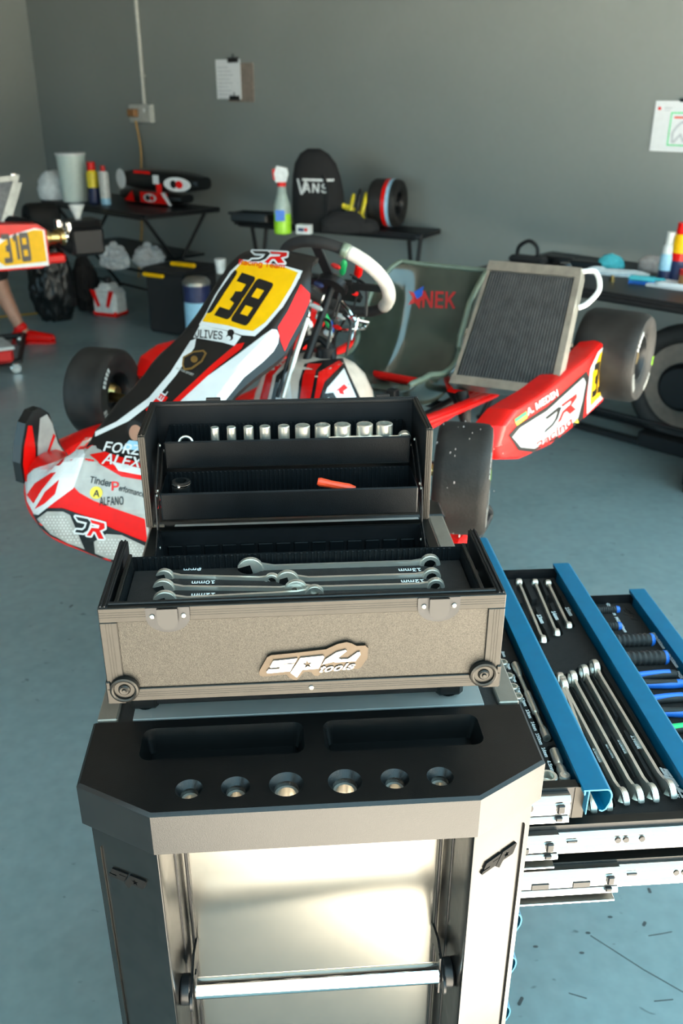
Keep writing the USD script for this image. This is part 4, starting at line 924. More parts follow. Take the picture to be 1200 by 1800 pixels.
Pp('number_plate', [(1036, 700), (1040, 655), (1052, 622), (1068, 604), (1075, 600), (1072, 672), (1056, 692), (1036, 714)], 'yellow', .0028, label='yellow number plate')
Pp('race_number', pxdig('338', (1036, 702), (15, -12.5), (6, -60), gap=.22, w=.26), 'black_gloss', .0034, cell=5, label='black number 338')
dr_mark(kfn(pod_m, pod), (952, 765), (58, -43), (3, -32), .0026)
T(pod_m, pod, 'A. MEDIN', (926, 730), (980, 695), 11, 'print_white', .002, vert=(-.2, -1))
Pp('flag', [(903, 737), (924, 722), (924, 730), (905, 745)], 'green', .002); Pp('flag', [(905, 742), (925, 728), (925, 734), (907, 748)], 'lemon', .0022)
T(pod_m, pod, 'Racing', (942, 792), (1004, 745), 13, 'red_gloss', .003, vert=(-.1, -1)); T(pod_m, pod, 'engine team', (946, 796), (1010, 752), 6, 'black_gloss', .003, vert=(-.1, -1)); Pp('graphic', [(1003, 748), (1012, 735), (1016, 746), (1006, 752)], 'lemon', .003)
# red rail and other tubes of the chassis
rp = [KR.px_z(x, y, .83) for x, y in [(600, 738), (650, 750), (690, 752), (740, 742), (800, 720), (840, 703), (870, 690)]]
obj('chassis_rail', tube(smooth_path(rp, 30), .016, 12), 'red_gloss', kart)
for s in (-1, 1):
    obj('chassis_rail', tube(smooth_path([(.42, s * .16, .82), (.1, s * .22, .81), (-.3, s * .29, .81), (-.8, s * .31, .82), (-1.2, s * .30, .86)], 24), .015, 12), 'red_gloss', kart)
    obj('bumper_bar', tube(smooth_path([(-.15, s * .34, .80), (-.2, s * .50, .80), (-.5, s * .53, .80), (-.85, s * .50, .80), (-.9, s * .32, .81)], 24), .010, 10), 'steel_black', kart)
for x, w, z in ((.38, .2, .82), (-.12, .25, .81), (-.72, .30, .82), (-1.18, .30, .86)):
    obj('cross_tube', tube([(x, -w, z), (x, w, z)], .014, 12), 'red_gloss', kart)
obj('floor_tray', cbox(-.45, .42, -.2, .2, .79, .796, .001), 'alloy', kart)
obj('rear_axle', mv(disc(.02, 1.1, 20), (-1.09, .55, .90), rx=90), 'chrome', kart)
# --- wheels
def tyre_mesh(R, Wd, rim):
    h = Wd / 2; return lathe([(rim, -h * .80), (rim + .012, -h * .93), (R * .80, -h), (R * .92, -h * .97), (R * .985, -h * .82), (R, -h * .60), (R, h * .60), (R * .985, h * .82), (R * .92, h * .97), (R * .80, h), (rim + .012, h * .93), (rim, h * .80), (rim, -h * .80)], 56)
def rim_mesh(rim, Wd):
    h = Wd / 2 * .84; return lathe([(rim * .98, -h), (rim * 1.03, -h), (rim * 1.03, h), (rim * .98, h), (rim * .86, h * .8), (rim * .80, h * .2), (rim * .40, h * .12), (rim * .40, -h * .0), (rim * .78, -h * .1), (rim * .86, -h * .8), (rim * .98, -h)], 40)
def wheel(x, y, z, R, Wd, steer, rimmat, side):
    """A wheel; its axle runs along y, turned by steer degrees; side is the face (+1 left) that carries print."""
    P = lambda m: mv(mv(m, rx=-90), (x, y, z), rz=0) if not steer else mv(mv(mv(m, rx=-90), rz=steer), (x, y, z))
    rim = R * .50; hw = Wd / 2
    w = obj('wheel', P(tyre_mesh(R, Wd, rim)), 'tyre_rubber', kart, 40, label='slick tyre on its rim')
    obj('rim', P(rim_mesh(rim, Wd)), rimmat, w, 30)
    obj('hub', P(lathe([(0, -hw * .9), (.022, -hw * .9), (.030, -hw * .7), (.030, hw * .5), (.020, hw * .75), (0, hw * .75)], 24)), 'brass', w)
    for k in range(3):
        a = k * 2.094; obj('wheel_bolt', P(mv(ball((0, 0, 0), .008, 1), (rim * .55 * math.cos(a), rim * .55 * math.sin(a), side * hw * .15))), 'chrome', w)
    for a0, a1, r0, r1, mt in ((1.95, 2.55, .76, .88, 'grey_print'), (2.75, 3.0, .77, .86, 'lime'), (.2, .8, .76, .88, 'grey_print'), (5.3, 5.9, .76, .86, 'light_grey')):
        n = 5; arcs = []
        for i in range(n):
            b0 = a0 + (a1 - a0) * i / n; b1 = b0 + (a1 - a0) / n * .7
            g = PG([(R * r0 * math.cos(b0), R * r0 * math.sin(b0)), (R * r0 * math.cos(b1), R * r0 * math.sin(b1)), (R * r1 * math.cos(b1), R * r1 * math.sin(b1)), (R * r1 * math.cos(b0), R * r1 * math.sin(b0))]); arcs.append(mv(ext(g, .0012), (0, 0, side * hw * .995 - .0006)))
        obj('sidewall_print', P(cat_m(arcs)), mt, w, smooth=False, kind='stuff')
    return w
fl_ = wheel(0, .585, .855, .130, .125, 21, 'black_satin', 1)
cr = np.random.default_rng(3); fk = []
for _ in range(70):
    a, h_ = cr.random() * 6.283, (cr.random() - .5) * .10; fk.append(mv(mv(mv(ball((0, 0, 0), .0012 + .002 * cr.random() ** 3, 1, (1, 1.6, .6)), (.1302 * math.cos(a), .1302 * math.sin(a), h_)), rx=-90), (0, .585, .855), rz=0))
obj('tread_crumbs', mv(mv(cat_m(fk), (0, -.585, -.855), rz=0), (0, .585, .855), rz=0), 'rag', fl_, smooth=False, kind='stuff', label='pale grit stuck to the tread')
wheel(-.03, -.60, .855, .130, .125, 16, 'black_satin', 1)
wheel(-1.09, .605, .90, .142, .20, 0, 'dark_steel', 1)
wheel(-1.09, -.605, .90, .142, .20, 0, 'dark_steel', 1)
for s in (-1, 1):
    obj('stub_axle', mv(disc(.014, .16, 16), (-.01, s * .55, .855), rx=90 * s), 'brass', kart)
    obj('king_pin', mv(disc(.018, .10, 16, .003), (-.01, s * .43, .80)), 'chrome', kart)
    obj('tie_rod', tube([(-.10, s * .43, .84), (-.16, s * .05, .86)], .008, 10), 'chrome', kart)
    obj('front_yoke', tube([(-.01, s * .43, .82), (.06, s * .25, .81)], .015, 10), 'red_gloss', kart)
# --- fuel tank between the driver's knees
tk = []
for z, g in ((.80, .98), (.84, 1.0), (.91, .93), (.96, .80), (.988, .68), (1.0, .55)):
    tk.append([(-.215 + .135 * g * cx, .03 + .155 * g * cy * (1.0 if z < .97 else .92), z) for cx, cy in [(math.copysign(abs(math.cos(a)) ** .45, math.cos(a)), math.copysign(abs(math.sin(a)) ** .45, math.sin(a))) for a in np.linspace(0, 2 * math.pi, 36, endpoint=False)]])
tank_m = loft(tk)
if tank_m.volume < 0: tank_m.invert()
tank = obj('fuel_tank', tank_m, 'tank_white', kart, 40)
Tp = lambda pts, mt, off, name='graphic': kpaint(tank_m, tank, name, PG(pts).buffer(0), mt, off)
Tp([(523, 705), (526, 670), (535, 640), (560, 634), (602, 630), (612, 655), (635, 705)], 'black_gloss', .001)
Tp([(527, 705), (533, 660), (541, 640), (566, 640), (555, 652), (545, 705)], 'red_gloss', .0016); Tp([(552, 705), (560, 655), (596, 634), (602, 640), (570, 672), (560, 705)], 'red_gloss', .0016)
Tp([(566, 705), (575, 682), (604, 648), (628, 705)], 'white_gloss', .0016)
Tp([(456, 705), (470, 650), (492, 628), (505, 632), (480, 660), (470, 705)], 'red_gloss', .0016); Tp([(476, 705), (486, 660), (508, 640), (500, 705)], 'black_gloss', .0012); Tp([(484, 705), (492, 668), (508, 650), (514, 705)], 'white_gloss', .0018)
Tp([(588, 688), (604, 676), (610, 682), (602, 688), (604, 694), (596, 692), (594, 686)], 'red_gloss', .0024, 'emblem'); Tp([(560, 705), (570, 692), (585, 690), (592, 702), (580, 705), (578, 698), (570, 705)], 'black_gloss', .0024, 'emblem')
kp_ = KR.px_z(573, 626, 1.0)
obj('tank_cap', mv(lathe([(0, 0), (.029, 0), (.030, .004), (.029, .026), (.025, .031), (0, .031)], 24), (kp_[0], kp_[1], .996)), 'black_satin', kart)
# --- seat
prof = np.array([(-.40, .90), (-.47, .845), (-.58, .80), (-.69, .792), (-.78, .825), (-.845, .90), (-.885, 1.0), (-.915, 1.09), (-.935, 1.15)])
pp = smooth_path(np.c_[prof[:, 0], prof[:, 1], np.zeros(len(prof))], 40)[:, :2]; tt = np.linspace(0, 1, len(pp))
td = np.gradient(pp, axis=0); td /= np.linalg.norm(td, axis=1, keepdims=True); nd = np.c_[-td[:, 1], td[:, 0]] * -1     # towards the driver
nd = np.array([n if (n @ np.array([.6, .8])) > 0 else -n for n in nd])
rim_h = np.interp(tt, [0, .12, .3, .5, .65, .8, .92, 1], [.015, .085, .12, .17, .18, .15, .07, .015]); hwid = np.interp(tt, [0, .2, .5, .8, 1], [.165, .185, .19, .18, .165])
yc = .068; ws = np.linspace(-1, 1, 29); inner, outer = [], []
for (x, z), n, rh, hw in zip(pp, nd, rim_h, hwid):
    o_ = np.clip(np.abs(ws) - .45, 0, 1) / .55
    front = (np.abs(ws) < .28) * 0.0
    inner.append([(x + n[0] * (rh * f ** 2.2), yc + hw * (w if abs(w) < .6 else math.copysign(.6 + (abs(w) - .6) * (1 - .12 * f), w)), z + n[1] * (rh * f ** 2.2)) for w, f in zip(ws, o_)])
    outer.append([(a - n[0] * .012, yc + (b - yc) * 1.035, c - n[1] * .012) for a, b, c in inner[-1]])
seat_m = loft([i + o[::-1] for i, o in zip(inner, outer)])
if seat_m.volume < 0: seat_m.invert()
seat = obj('seat', seat_m, 'seat_shell', kart, 45, label='dark glossy fibreglass seat shell')
for s in (0, -1):
    obj('seat_rim', tube([r[s] for r in inner], .0085, 8), 'seat_edge', seat, True)
obj('seat_rim', tube(inner[-1], .008, 8), 'seat_edge', seat, True)
kpaint(seat_m, seat, 'lettering', pxtext('NEK', (742, 540), (800, 542), 28), 'red_matt', .002)
kpaint(seat_m, seat, 'star', sa.translate(sa.rotate(sa.scale(PG(STAR), 19, -21, origin=(0, 0)), 20, origin=(0, 0)), 733, 524), 'red_matt', .0016, label='red star')
kpaint(seat_m, seat, 'star', PG([(727, 514), (745, 503), (742, 520), (733, 526)]), 'blue', .0024)
obj('seat_stay', tube([(-1.02, .10, 1.05), (-1.08, .10, .93), (-1.15, .12, .88)], .011, 10), 'chrome', kart); obj('seat_stay', tube([(-.62, .28, .84), (-.60, .31, .82)], .012, 10), 'steel_black', kart)
obj('seat_pillar', cat_m([cbox(-.40, -.37, .17, .20, .79, .90, .002)]), 'steel_black', kart)
# --- steering
cw = KR.px_y(590, 489, .0); ax = np.array([-.72, 0, .69]); ax /= np.linalg.norm(ax); sx_ = np.array([0, 1.0, 0]); sy_ = np.cross(ax, sx_)
def ring_pts(a0, a1, n, r=.160, flat=.0):
    return [cw + sx_ * r * math.cos(a) + sy_ * r * .97 * math.sin(a) for a in np.linspace(a0, a1, n)]
A_ = lambda px, py: math.atan2((KR.loc(at_plane(px, py, KR.wld(*cw), KR.x * ax[0] + KR.y * ax[1] + np.array([0, 0, ax[2]]))) - cw) @ sy_, (KR.loc(at_plane(px, py, KR.wld(*cw), KR.x * ax[0] + KR.y * ax[1] + np.array([0, 0, ax[2]]))) - cw) @ sx_)
sw = obj('steering_wheel', tube(ring_pts(0, 2 * math.pi, 65)[:-1], .0155, 14, closed=True), 'suede_grey', kart, True, label='grey and white steering wheel')
a0, a1 = A_(612, 432), A_(672, 538)
if a1 - a0 > math.pi: a1 -= 2 * math.pi
if a0 - a1 > math.pi: a1 += 2 * math.pi
obj('white_grip', tube(ring_pts(a0, a1, 24), .0185, 14), 'leather_white', sw, True, label='white leather grip')
obj('grip_end', tube(ring_pts(a0 - .10 * np.sign(a1 - a0), a0 + .02 * np.sign(a1 - a0), 4), .0195, 14), 'seat_edge', sw, True)
for a in (0.15, math.pi - .15, -math.pi / 2):
    obj('spoke', bar(cw - ax * .02 , cw + (sx_ * math.cos(a) + sy_ * math.sin(a)) * .155, .03, .005, ax), 'black_satin', sw)
obj('wheel_hub', mv(lathe([(0, -.02), (.045, -.02), (.045, 0), (.03, .012), (0, .012)], 24), s=1).apply_transform(trimesh.geometry.align_vectors([0, 0, 1], ax)).apply_translation(cw - ax * .015), 'black_satin', sw)
obj('dash_logger', mv(cbox(-.04, .04, -.055, .055, -.012, .012, .004), tuple(cw - ax * .005 + sy_ * .045), ry=-46), 'black_gloss', sw)
obj('steering_column', tube([cw - ax * .02, (-.10, 0, .83)], .011, 12), 'steel_black', kart)
obj('column_support', tube(smooth_path([(-.22, -.10, .82), (-.27, -.05, 1.02), (-.27, .05, 1.02), (-.22, .10, .82)], 20), .010, 10), 'steel_black', kart)
# wires, clips and levers under the wheel
for px, py, dx, L, r, mt, nm in ((603, 470, -.42, .045, .010, 'green', 'hose_clip'), (630, 475, -.45, .045, .012, 'red_gloss', 'hose_clip'), (620, 513, -.40, .035, .009, 'red_gloss', 'connector'), (596, 510, -.38, .045, .011, 'print_white', 'connector'), (574, 562, -.33, .05, .009, 'green', 'hose_clip'), (582, 572, -.34, .04, .008, 'blue', 'hose_clip'), (592, 575, -.34, .03, .006, 'red_gloss', 'connector'), (556, 540, -.30, .04, .007, 'light_grey', 'connector'), (598, 556, -.36, .04, .007, 'light_grey', 'connector'), (560, 500, -.33, .03, .008, 'navy', 'connector'), (590, 468, -.40, .03, .007, 'red_matt', 'connector'), (538, 568, -.26, .04, .012, 'print_white', 'connector'), (575, 585, -.34, .02, .009, 'print_white', 'connector')):
    p = KR.px_x(px, py, dx); d = np.array([.2, .3 if py < 520 else -.35, .9]) if nm == 'hose_clip' else np.array([.1, .9, -.2]); d = d / np.linalg.norm(d)
    obj(nm, tube([p - d * L / 2, p - d * L * .3, p + d * L * .3, p + d * L / 2], [r * .6, r, r, r * .5], 10), mt, kart)
rg_ = np.random.default_rng(5)
for k in range(12):
    p0 = KR.px_x(545 + rg_.random() * 80, 480 + rg_.random() * 90, -.30 - rg_.random() * .12); p1 = p0 + np.array([rg_.random() * .1 - .02, (rg_.random() - .5) * .12, -.05 - rg_.random() * .12])
    obj('wire', tube(smooth_path([p0, (p0 + p1) / 2 + np.array([0, .02, .03]), p1], 10), .003 + .0015 * rg_.random(), 6), ['black_satin', 'dark_steel', 'chrome', 'black_satin'][k % 4], kart)
lp_ = [KR.px_x(x, y, -.36) for x, y in [(600, 530), (612, 545), (622, 562)]] + [KR.px_x(x, y, -.40) for x, y in [(648, 568)]] + [KR.px_x(x, y, -.36) for x, y in [(640, 577), (612, 580), (596, 580)]]
obj('clutch_lever', tube(lp_, .006, 10), 'chrome', kart)
lv = [KR.px_x(540, 560, -.22), KR.px_x(520, 620, -.16), KR.px_x(497, 700, -.08)]
obj('gear_rod', tube(lv, .0075, 10), 'satin_chrome', kart); obj('gear_rod', tube([p + np.array([0, -.018, .0]) for p in lv], .005, 10), 'dark_steel', kart)
p = KR.px_x(535, 552, -.24); obj('rod_eye', cat_m([mv(trimesh.creation.torus(.013, .0045, 20, 8), tuple(p), ry=70), ball(p + np.array([0, .0, -.03]), .012, 2)]), 'chrome', kart)
# --- radiator
RQ = [np.array(v) for v in ((-.80, .28, 1.195), (-.81, .55, 1.198), (-.665, .565, .885), (-.578, .28, .893))]    # top left, top right, bottom right, bottom left
_rw = np.cross(KR.wld(*RQ[1]) - KR.wld(*RQ[0]), KR.wld(*RQ[3]) - KR.wld(*RQ[0])); RQ[2] = KR.loc(at_plane(972, 690, KR.wld(*RQ[0]), _rw)); rn_ = np.cross(RQ[1] - RQ[0], RQ[3] - RQ[0]); rn_ /= np.linalg.norm(rn_); rn_ = rn_ if rn_[0] > 0 else -rn_
Rp = lambda u, v, d=0: (RQ[0] * (1 - u) + RQ[1] * u) * (1 - v) + (RQ[3] * (1 - u) + RQ[2] * u) * v + rn_ * d
def slab(u0, u1, v0, v1, d0, d1): return hull([Rp(u, v, d) for u in (u0, u1) for v in (v0, v1) for d in (d0, d1)])
rad = obj('radiator', slab(.03, .97, .05, .95, -.032, -.006), 'radiator_core', kart, label='silver water radiator')
obj('core_fin', cat_m([slab(.04 + k * .0297, .04 + k * .0297 + .016, .05, .95, -.006, -.001) for k in range(31)]), 'fin_metal', rad, smooth=False, kind='stuff')
obj('end_tank', slab(-.02, 1.02, -.03, .05, -.045, .006), 'alloy', rad); obj('end_tank', slab(-.02, 1.02, .955, 1.03, -.045, .006), 'alloy', rad)
obj('side_frame', slab(-.015, .022, .0, 1.0, -.04, .001), 'alloy', rad); obj('side_frame', slab(.965, 1.03, 0, 1.0, -.045, .004), 'alloy', rad)
obj('filler_cap', mv(lathe([(0, 0), (.02, 0), (.022, .006), (.016, .016), (0, .016)], 20), tuple(Rp(.8, -.06, -.03))), 'black_satin', rad)
hs = smooth_path([Rp(.95, -.05, -.04), Rp(1.12, -.08, -.05), Rp(1.2, .06, -.05), Rp(1.12, .2, -.04), Rp(1.04, .26, -.03)], 24)
obj('overflow_hose', tube(hs, .0075, 10), 'print_white', kart); obj('water_hose', tube(smooth_path([Rp(.1, 1.05, -.03), Rp(.15, 1.25, -.08), (-.75, .2, .80), (-.95, -.05, .85)], 24), .015, 12), 'black_rubber', kart)
# kart stand under it
stand = thing('kart_stand', 'black tubular kart stand lifting the 338 kart, mostly hidden by the trolley', 'kart stand', KR)
for s in (-1, 1):
    obj('top_rail', tube([(.22, s * .2, .765), (-.85, s * .2, .765)], .016, 12), 'steel_black', stand)
    obj('floor_rail', tube([(.05, s * .25, .10), (-.75, s * .25, .10)], .016, 12), 'steel_black', stand)
    for x0, x1 in ((.0, -.6), (-.6, .0)): obj('stand_leg', tube([(x0, s * (.2 if x0 else .22), .76), (x1, s * .25, .10)], .014, 12), 'steel_black', stand)
    for x in (.02, -.72):
        obj('stand_wheel', mv(lathe([(0, -.014), (.044, -.014), (.05, -.008), (.05, .008), (.044, .014), (0, .014)], 24), (x, s * .25, .05), rx=90), 'black_rubber', stand)
        obj('wheel_fork', cbox(x - .012, x + .012, s * .25 - .02, s * .25 + .02, .05, .10, .002), 'zinc', stand)
for x in (.1, -.7): obj('cross_tube', tube([(x, -.2, .765), (x, .2, .765)], .014, 12), 'steel_black', stand)
for x in (-.02, -.65): obj('cross_tube', tube([(x, -.25, .10), (x, .25, .10)], .014, 12), 'steel_black', stand)
hp = [KR.px_y(x, y, .52) for x, y in [(800, 985), (835, 948), (858, 910), (858, 896), (846, 886)]]
obj('pull_handle', tube(smooth_path([(.05, .25, .12), (.12, .4, .5)] + hp, 30), .011, 10), 'steel_black', stand)
pb = KR.px_y(805, 945, .45); obj('red_pad', cbox(pb[0] - .05, pb[0] + .05, .42, .48, pb[2] - .04, pb[2] + .02, .008), 'red_gloss', stand, label='red rubber pad'); obj('pad_arm', tube([(0, .2, .765), (pb[0], .45, pb[2] - .01)], .012, 10), 'steel_black', stand)
# ================================================================ wall fittings
def wthing(name, label, cat_): return thing(name, label, cat_, WL)
def wpx(px, py, n=WALLN): return WL.loc(at_plane(px, py, WL.wld(0, n, 0), WL.y))
def wface(m, s, z, n): return mv(up_to_xz(m), (s, n, z))
a, b_ = wpx(257, 188), wpx(241, -60)
o = wthing('conduit', 'white vertical conduit pipe running up the back wall to the ceiling', 'conduit')
obj('pipe', tube([(a[0], WALLN - .016, a[2]), (a[0] - .0, WALLN - .016, ROOF)], .017, 14), 'socket', o)
for z in (a[2] + .25, a[2] + .95): obj('pipe_clip', cat_m([cbox(a[0] - .03, a[0] + .03, WALLN - .004, WALLN, z - .01, z + .01, .001), mv(lathe([(.017, -.01), (.02, -.01), (.02, .01), (.017, .01), (.017, -.01)], 16), (a[0], WALLN - .016, z))]), 'socket', o)
c = wpx(252, 199); c0, c1 = wpx(234, 199), wpx(272, 199)
o = wthing('wall_socket', 'pale double wall socket box at the foot of the conduit with a plug in it', 'socket')
obj('box', cbox(c0[0], c1[0], WALLN - .045, WALLN, c[2] - .075, c[2] + .075, .006), 'socket', o)
w_ = c1[0] - c0[0]
obj('face_plate', cbox(c0[0] + w_ * .52, c1[0] - .01, WALLN - .049, WALLN - .045, c[2] - .06, c[2] + .06, .002), 'socket', o); obj('switch', cbox(c0[0] + w_ * .70, c0[0] + w_ * .78, WALLN - .055, WALLN - .049, c[2] + .01, c[2] + .04, .002), 'print_white', o)
o = wthing('power_lead', 'brown plug and tan power lead hanging from the wall socket behind the left table', 'cable')
obj('plug', cbox(c0[0] + w_ * .12, c0[0] + w_ * .46, WALLN - .095, WALLN - .046, c[2] - .03, c[2] + .035, .008), 'wood', o)
pts = [wpx(x, y, WALLN - .03) for x, y in ((245, 212), (247, 260), (248, 300), (247, 340), (249, 400), (246, 440), (243, 500))]; pts[0][1] = WALLN - .07
obj('lead', tube(smooth_path(pts, 30), .010, 8), 'cable', o)
# sheet clipped top and bottom; a brown panel stands in for its wall shadow
p0, p1, p2 = wpx(381, 105), wpx(424, 105), wpx(381, 174); ztop, zbot = p0[2], p2[2]
o = wthing('sheet_shadow', 'brown panel standing in for the shadow of the clipped white sheet on the wall', 'board')
q0, q1 = wpx(400, 112), wpx(445, 112); obj('shadow_panel', cbox(q0[0], q1[0], WALLN - .010, WALLN - .0005, zbot - .02, ztop - .03, .001), 'shadow_and_reel_brown', o)
o = wthing('paper_sheet', 'white printed sheet with clips, hung on the back wall', 'paper')
obj('sheet', cbox(p0[0], p1[0], WALLN - .016, WALLN - .0125, zbot, ztop, .0003), 'paper', o, smooth=False)
for k in range(9): obj('text_line', cbox(p0[0] + .02, p0[0] + (p1[0] - p0[0]) * (.5 + .25 * ((k * 7) % 5) / 5), WALLN - .0166, WALLN - .016, ztop - .06 - k * .028, ztop - .054 - k * .028, .0002), 'print_grey', o, smooth=False)
for z in (ztop - .005, zbot + .01):
    x0 = wpx(404, 105)[0]; x1 = wpx(421, 105)[0]; obj('clip', cat_m([cbox(x0, x1, WALLN - .028, WALLN - .011, z - .02, z + .015, .003), mv(disc(.004, .03, 10), ((x0 + x1) / 2, WALLN - .02, z + .01))]), 'black_satin', o)
# circuit map at the right
p0, p2 = wpx(1154, 177), wpx(1141, 265); p1 = wpx(1238, 180); dz = p0[2] - p2[2]; X = lambda f: p0[0] + (p1[0] - p0[0]) * f; Zf = lambda f: p0[2] - dz * f
o = wthing('circuit_poster', 'white circuit map sheet with a green frame at the right edge of the wall', 'poster')
obj('sheet', cbox(X(0), X(1), WALLN - .008, WALLN - .004, Zf(1), Zf(0), .0004), 'paper', o, smooth=False)
fl = lambda g, mt, nm, k: obj(nm, wface(ext(sa.affine_transform(g, [X(1) - X(0), 0, 0, -dz, X(0), Zf(0)]), .0008), 0, 0, WALLN - .0085 - k * .0008), mt, o, smooth=False)
fl(sg.box(.36, .22, .92, .88).difference(sg.box(.385, .245, .895, .855)), 'bright_green', 'green_frame', 0)
fl(so.unary_union([sg.LineString([(.46, .8), (.45, .62), (.52, .5), (.6, .42), (.72, .40), (.82, .5), (.8, .7), (.7, .78), (.62, .66), (.56, .72), (.5, .8), (.46, .8)]).buffer(.028)]), 'print_grey', 'track_print', 0)
fl(sg.box(.44, .30, .86, .34), 'orange', 'title_bar', 0); fl(sg.Point(.10, .15).buffer(.035), 'red_gloss', 'red_mark', 0); fl(sg.box(.20, .13, .36, .15), 'print_grey', 'text_line', 0); fl(sg.box(.20, .18, .33, .195), 'print_grey', 'text_line', 0)
obj('clip', cbox(X(.52), X(.72), WALLN - .02, WALLN - .009, Zf(.02), Zf(-.045), .003), 'black_satin', o)
for k, (x, y, r) in enumerate([(447, 301, .012), (704, 335, .010), (775, 435, .014)]):
    p = wpx(x, y); obj('wall_plug', cat_m([wface(disc(r, .004, 12, .001), p[0], p[2], WALLN - .0045)]), 'socket', None, kind=None, label=['pale filled hole in the wall left of the spray bottle', 'pale filled hole in the wall above the upright tyre', 'pale filled hole in the wall right of the upright tyre'][k], cat='wall plug')

# ================================================================ work tables along the wall
TZ = .82
def table(name, label, s0, s1, n0, n1, ang=0.0, shelf=True, legx=True):
    c = WL.wld((s0 + s1) / 2, (n0 + n1) / 2, 0); L, D = (s1 - s0) / 2, (n1 - n0) / 2
    t = thing(name, label, 'table', None, c, WA + ang)
    obj('table_top', cbox(-L, L, -D, D, TZ - .035, TZ, .006), 'steel_black', t)
    obj('edge_rail', tube(smooth_path([(-L + .05, -D, TZ - .03), (L - .05, -D, TZ - .03)], 8), .016, 10), 'steel_black', t)
    for s in (-1, 1):
        x = s * (L - .12)
        for e in (-1, 1): obj('leg', tube([(x, e * (D - .06), TZ - .035), (x, -e * (D - .08), .012)], .015, 10), 'steel_black', t)
        obj('foot_bar', tube([(x, -D + .05, .016), (x, D - .05, .016)], .014, 10), 'steel_black', t)
    for n, z in ((-D + .14, .20), (D - .14, .20)): obj('stretcher', tube([(-L + .12, n, z), (L - .12, n, z)], .012, 8), 'steel_black', t)
    if shelf: obj('shelf', cbox(-L + .14, L - .16, -D + .14, D - .06, .43, .45, .004), 'dark_steel', t)
    return t
lt = [WL.px_z(x, y, TZ) for x, y in ((70, 350), (250, 377), (345, 350))]
LN = (lt[0][1] + lt[1][1]) / 2
table('work_table', 'black folding work table in the left corner below the wall socket', lt[0][0], lt[1][0] + .05, LN, LN + .72)
m0, m1 = WL.px_z(410, 386, TZ), WL.px_z(741, 412, TZ); md = math.atan2(m1[1] - m0[1], m1[0] - m0[0]); ml = np.linalg.norm((m1 - m0)[:2]); mc = (m0 + m1)[:2] / 2 + np.array([-math.sin(md), math.cos(md)]) * .16
table('work_table', 'black folding work table in the middle of the wall under the black bag', mc[0] - ml / 2, mc[0] + ml / 2, mc[1] - .16, mc[1] + .16, md, shelf=False)
r0, r1 = WL.px_z(1037, 509, TZ), WL.px_z(1200, 534, TZ); RN = (r0[1] + r1[1]) / 2; rs0 = WL.px_z(900, 470, TZ)[0]
rt = table('work_table', 'long black work table on the right with bottles and papers', r0[0] - .75, r0[0] + 1.9, RN, RN + .85, shelf=False)
for y0, y1 in (((1022, 714), (1200, 760)), ((1022, 745), (1200, 788))):
    A, B = WL.px_z(*y0, .03), WL.px_z(*y1, .03); o = wthing('floor_bar', 'black square bar lying on the floor under the right table, ' + ('farther of two' if y0[1] < 730 else 'nearer of two'), 'bar')
    obj('bar_body', cbox(A[0] - .5, B[0] + .4, A[1] - .02, A[1] + .02, .0, .035, .004), 'steel_black', o)
    obj('end_plug', cbox(A[0] - .506, A[0] - .4995, A[1] - .018, A[1] + .018, .002, .033, .002), 'black_rubber', o)

# ---------------------------------------------------------------- things on the tables
def on(px, py, z=TZ): return at_z(px, py, z)
def scale_at(P): return (P - EYE) @ FWD / FPX        # metres per pixel there
def bottle(name, label, px, py, hpx, wpx_, prof, mats, cat_='bottle', z=TZ, rz=0):
    """Turned parts: prof = [(part, material, [(r, h) as fractions])]."""
    P = on(px, py, z); k = scale_at(P); h = hpx * k / .93; r = wpx_ * k / 2; o = thing(name, label, cat_, None, P, rz)
    for nm, mt, pr in prof: obj(nm, lathe([(a * r, b * h) for a, b in pr], 24), mt, o)
    return o
can = lambda cap, body, band: [('body', body, [(0, 0), (.95, 0), (1, .02), (1, .40), (0, .40)]), ('label', band, [(0, .395), (1.01, .395), (1.01, .62), (1, .74), (.75, .80), (0, .80)]), ('cap', cap, [(0, .79), (.72, .79), (.74, .84), (.70, 1.0), (0, 1.0)])]
bottle('spray_can', 'blue and yellow spray can with red cap on the left table', 167, 358, 64, 20, can('red_gloss', 'navy', 'lemon'), None, 'spray can')
o = bottle('spray_can', 'white and blue spray can with small red cap beside the blue and yellow one', 187, 360, 60, 18, [('body', 'sky_blue', [(0, 0), (.95, 0), (1, .02), (1, .18), (0, .18)]), ('label', 'light_grey', [(0, .175), (1, .175), (1, .80), (.8, .86), (0, .86)]), ('cap', 'red_matt', [(0, .85), (.45, .85), (.45, 1), (0, 1)])], None, 'spray can')
bottle('white_tub', 'tall white tapered tub on the left table', 133, 354, 74, 50, [('tub_body', 'tub_plastic', [(0, 0), (.82, 0), (.84, .01), (.98, .95), (0, .95)]), ('tub_lid', 'print_white', [(0, .945), (1.03, .945), (1.03, 1), (0, 1)])], None, 'tub')
P = on(97, 350); k = scale_at(P)
def crumple(sx, sy, sz, seed, n=3, amp=.35):
    m = trimesh.creation.icosphere(n, 1.0); v = m.vertices; f = meshkit.fbm(v * 2.2 + seed, 4, seed) - .5; v = v * (1 + amp * f)[:, None]; v[:, 2] = np.maximum(v[:, 2], -.55); v[:, 2] += .55
    m.vertices = v * np.array([sx, sy, sz / 1.5]); return m
o = thing('crumpled_cloth', 'crumpled white paper towel at the left end of the left table', 'paper towel', None, P, 0); obj('towel_body', crumple(28 * k, 24 * k, 46 * k, 3), 'print_white', o); obj('towel_fold', mv(crumple(14 * k, 12 * k, 20 * k, 9), (20 * k, 5 * k, 0)), 'print_white', o)
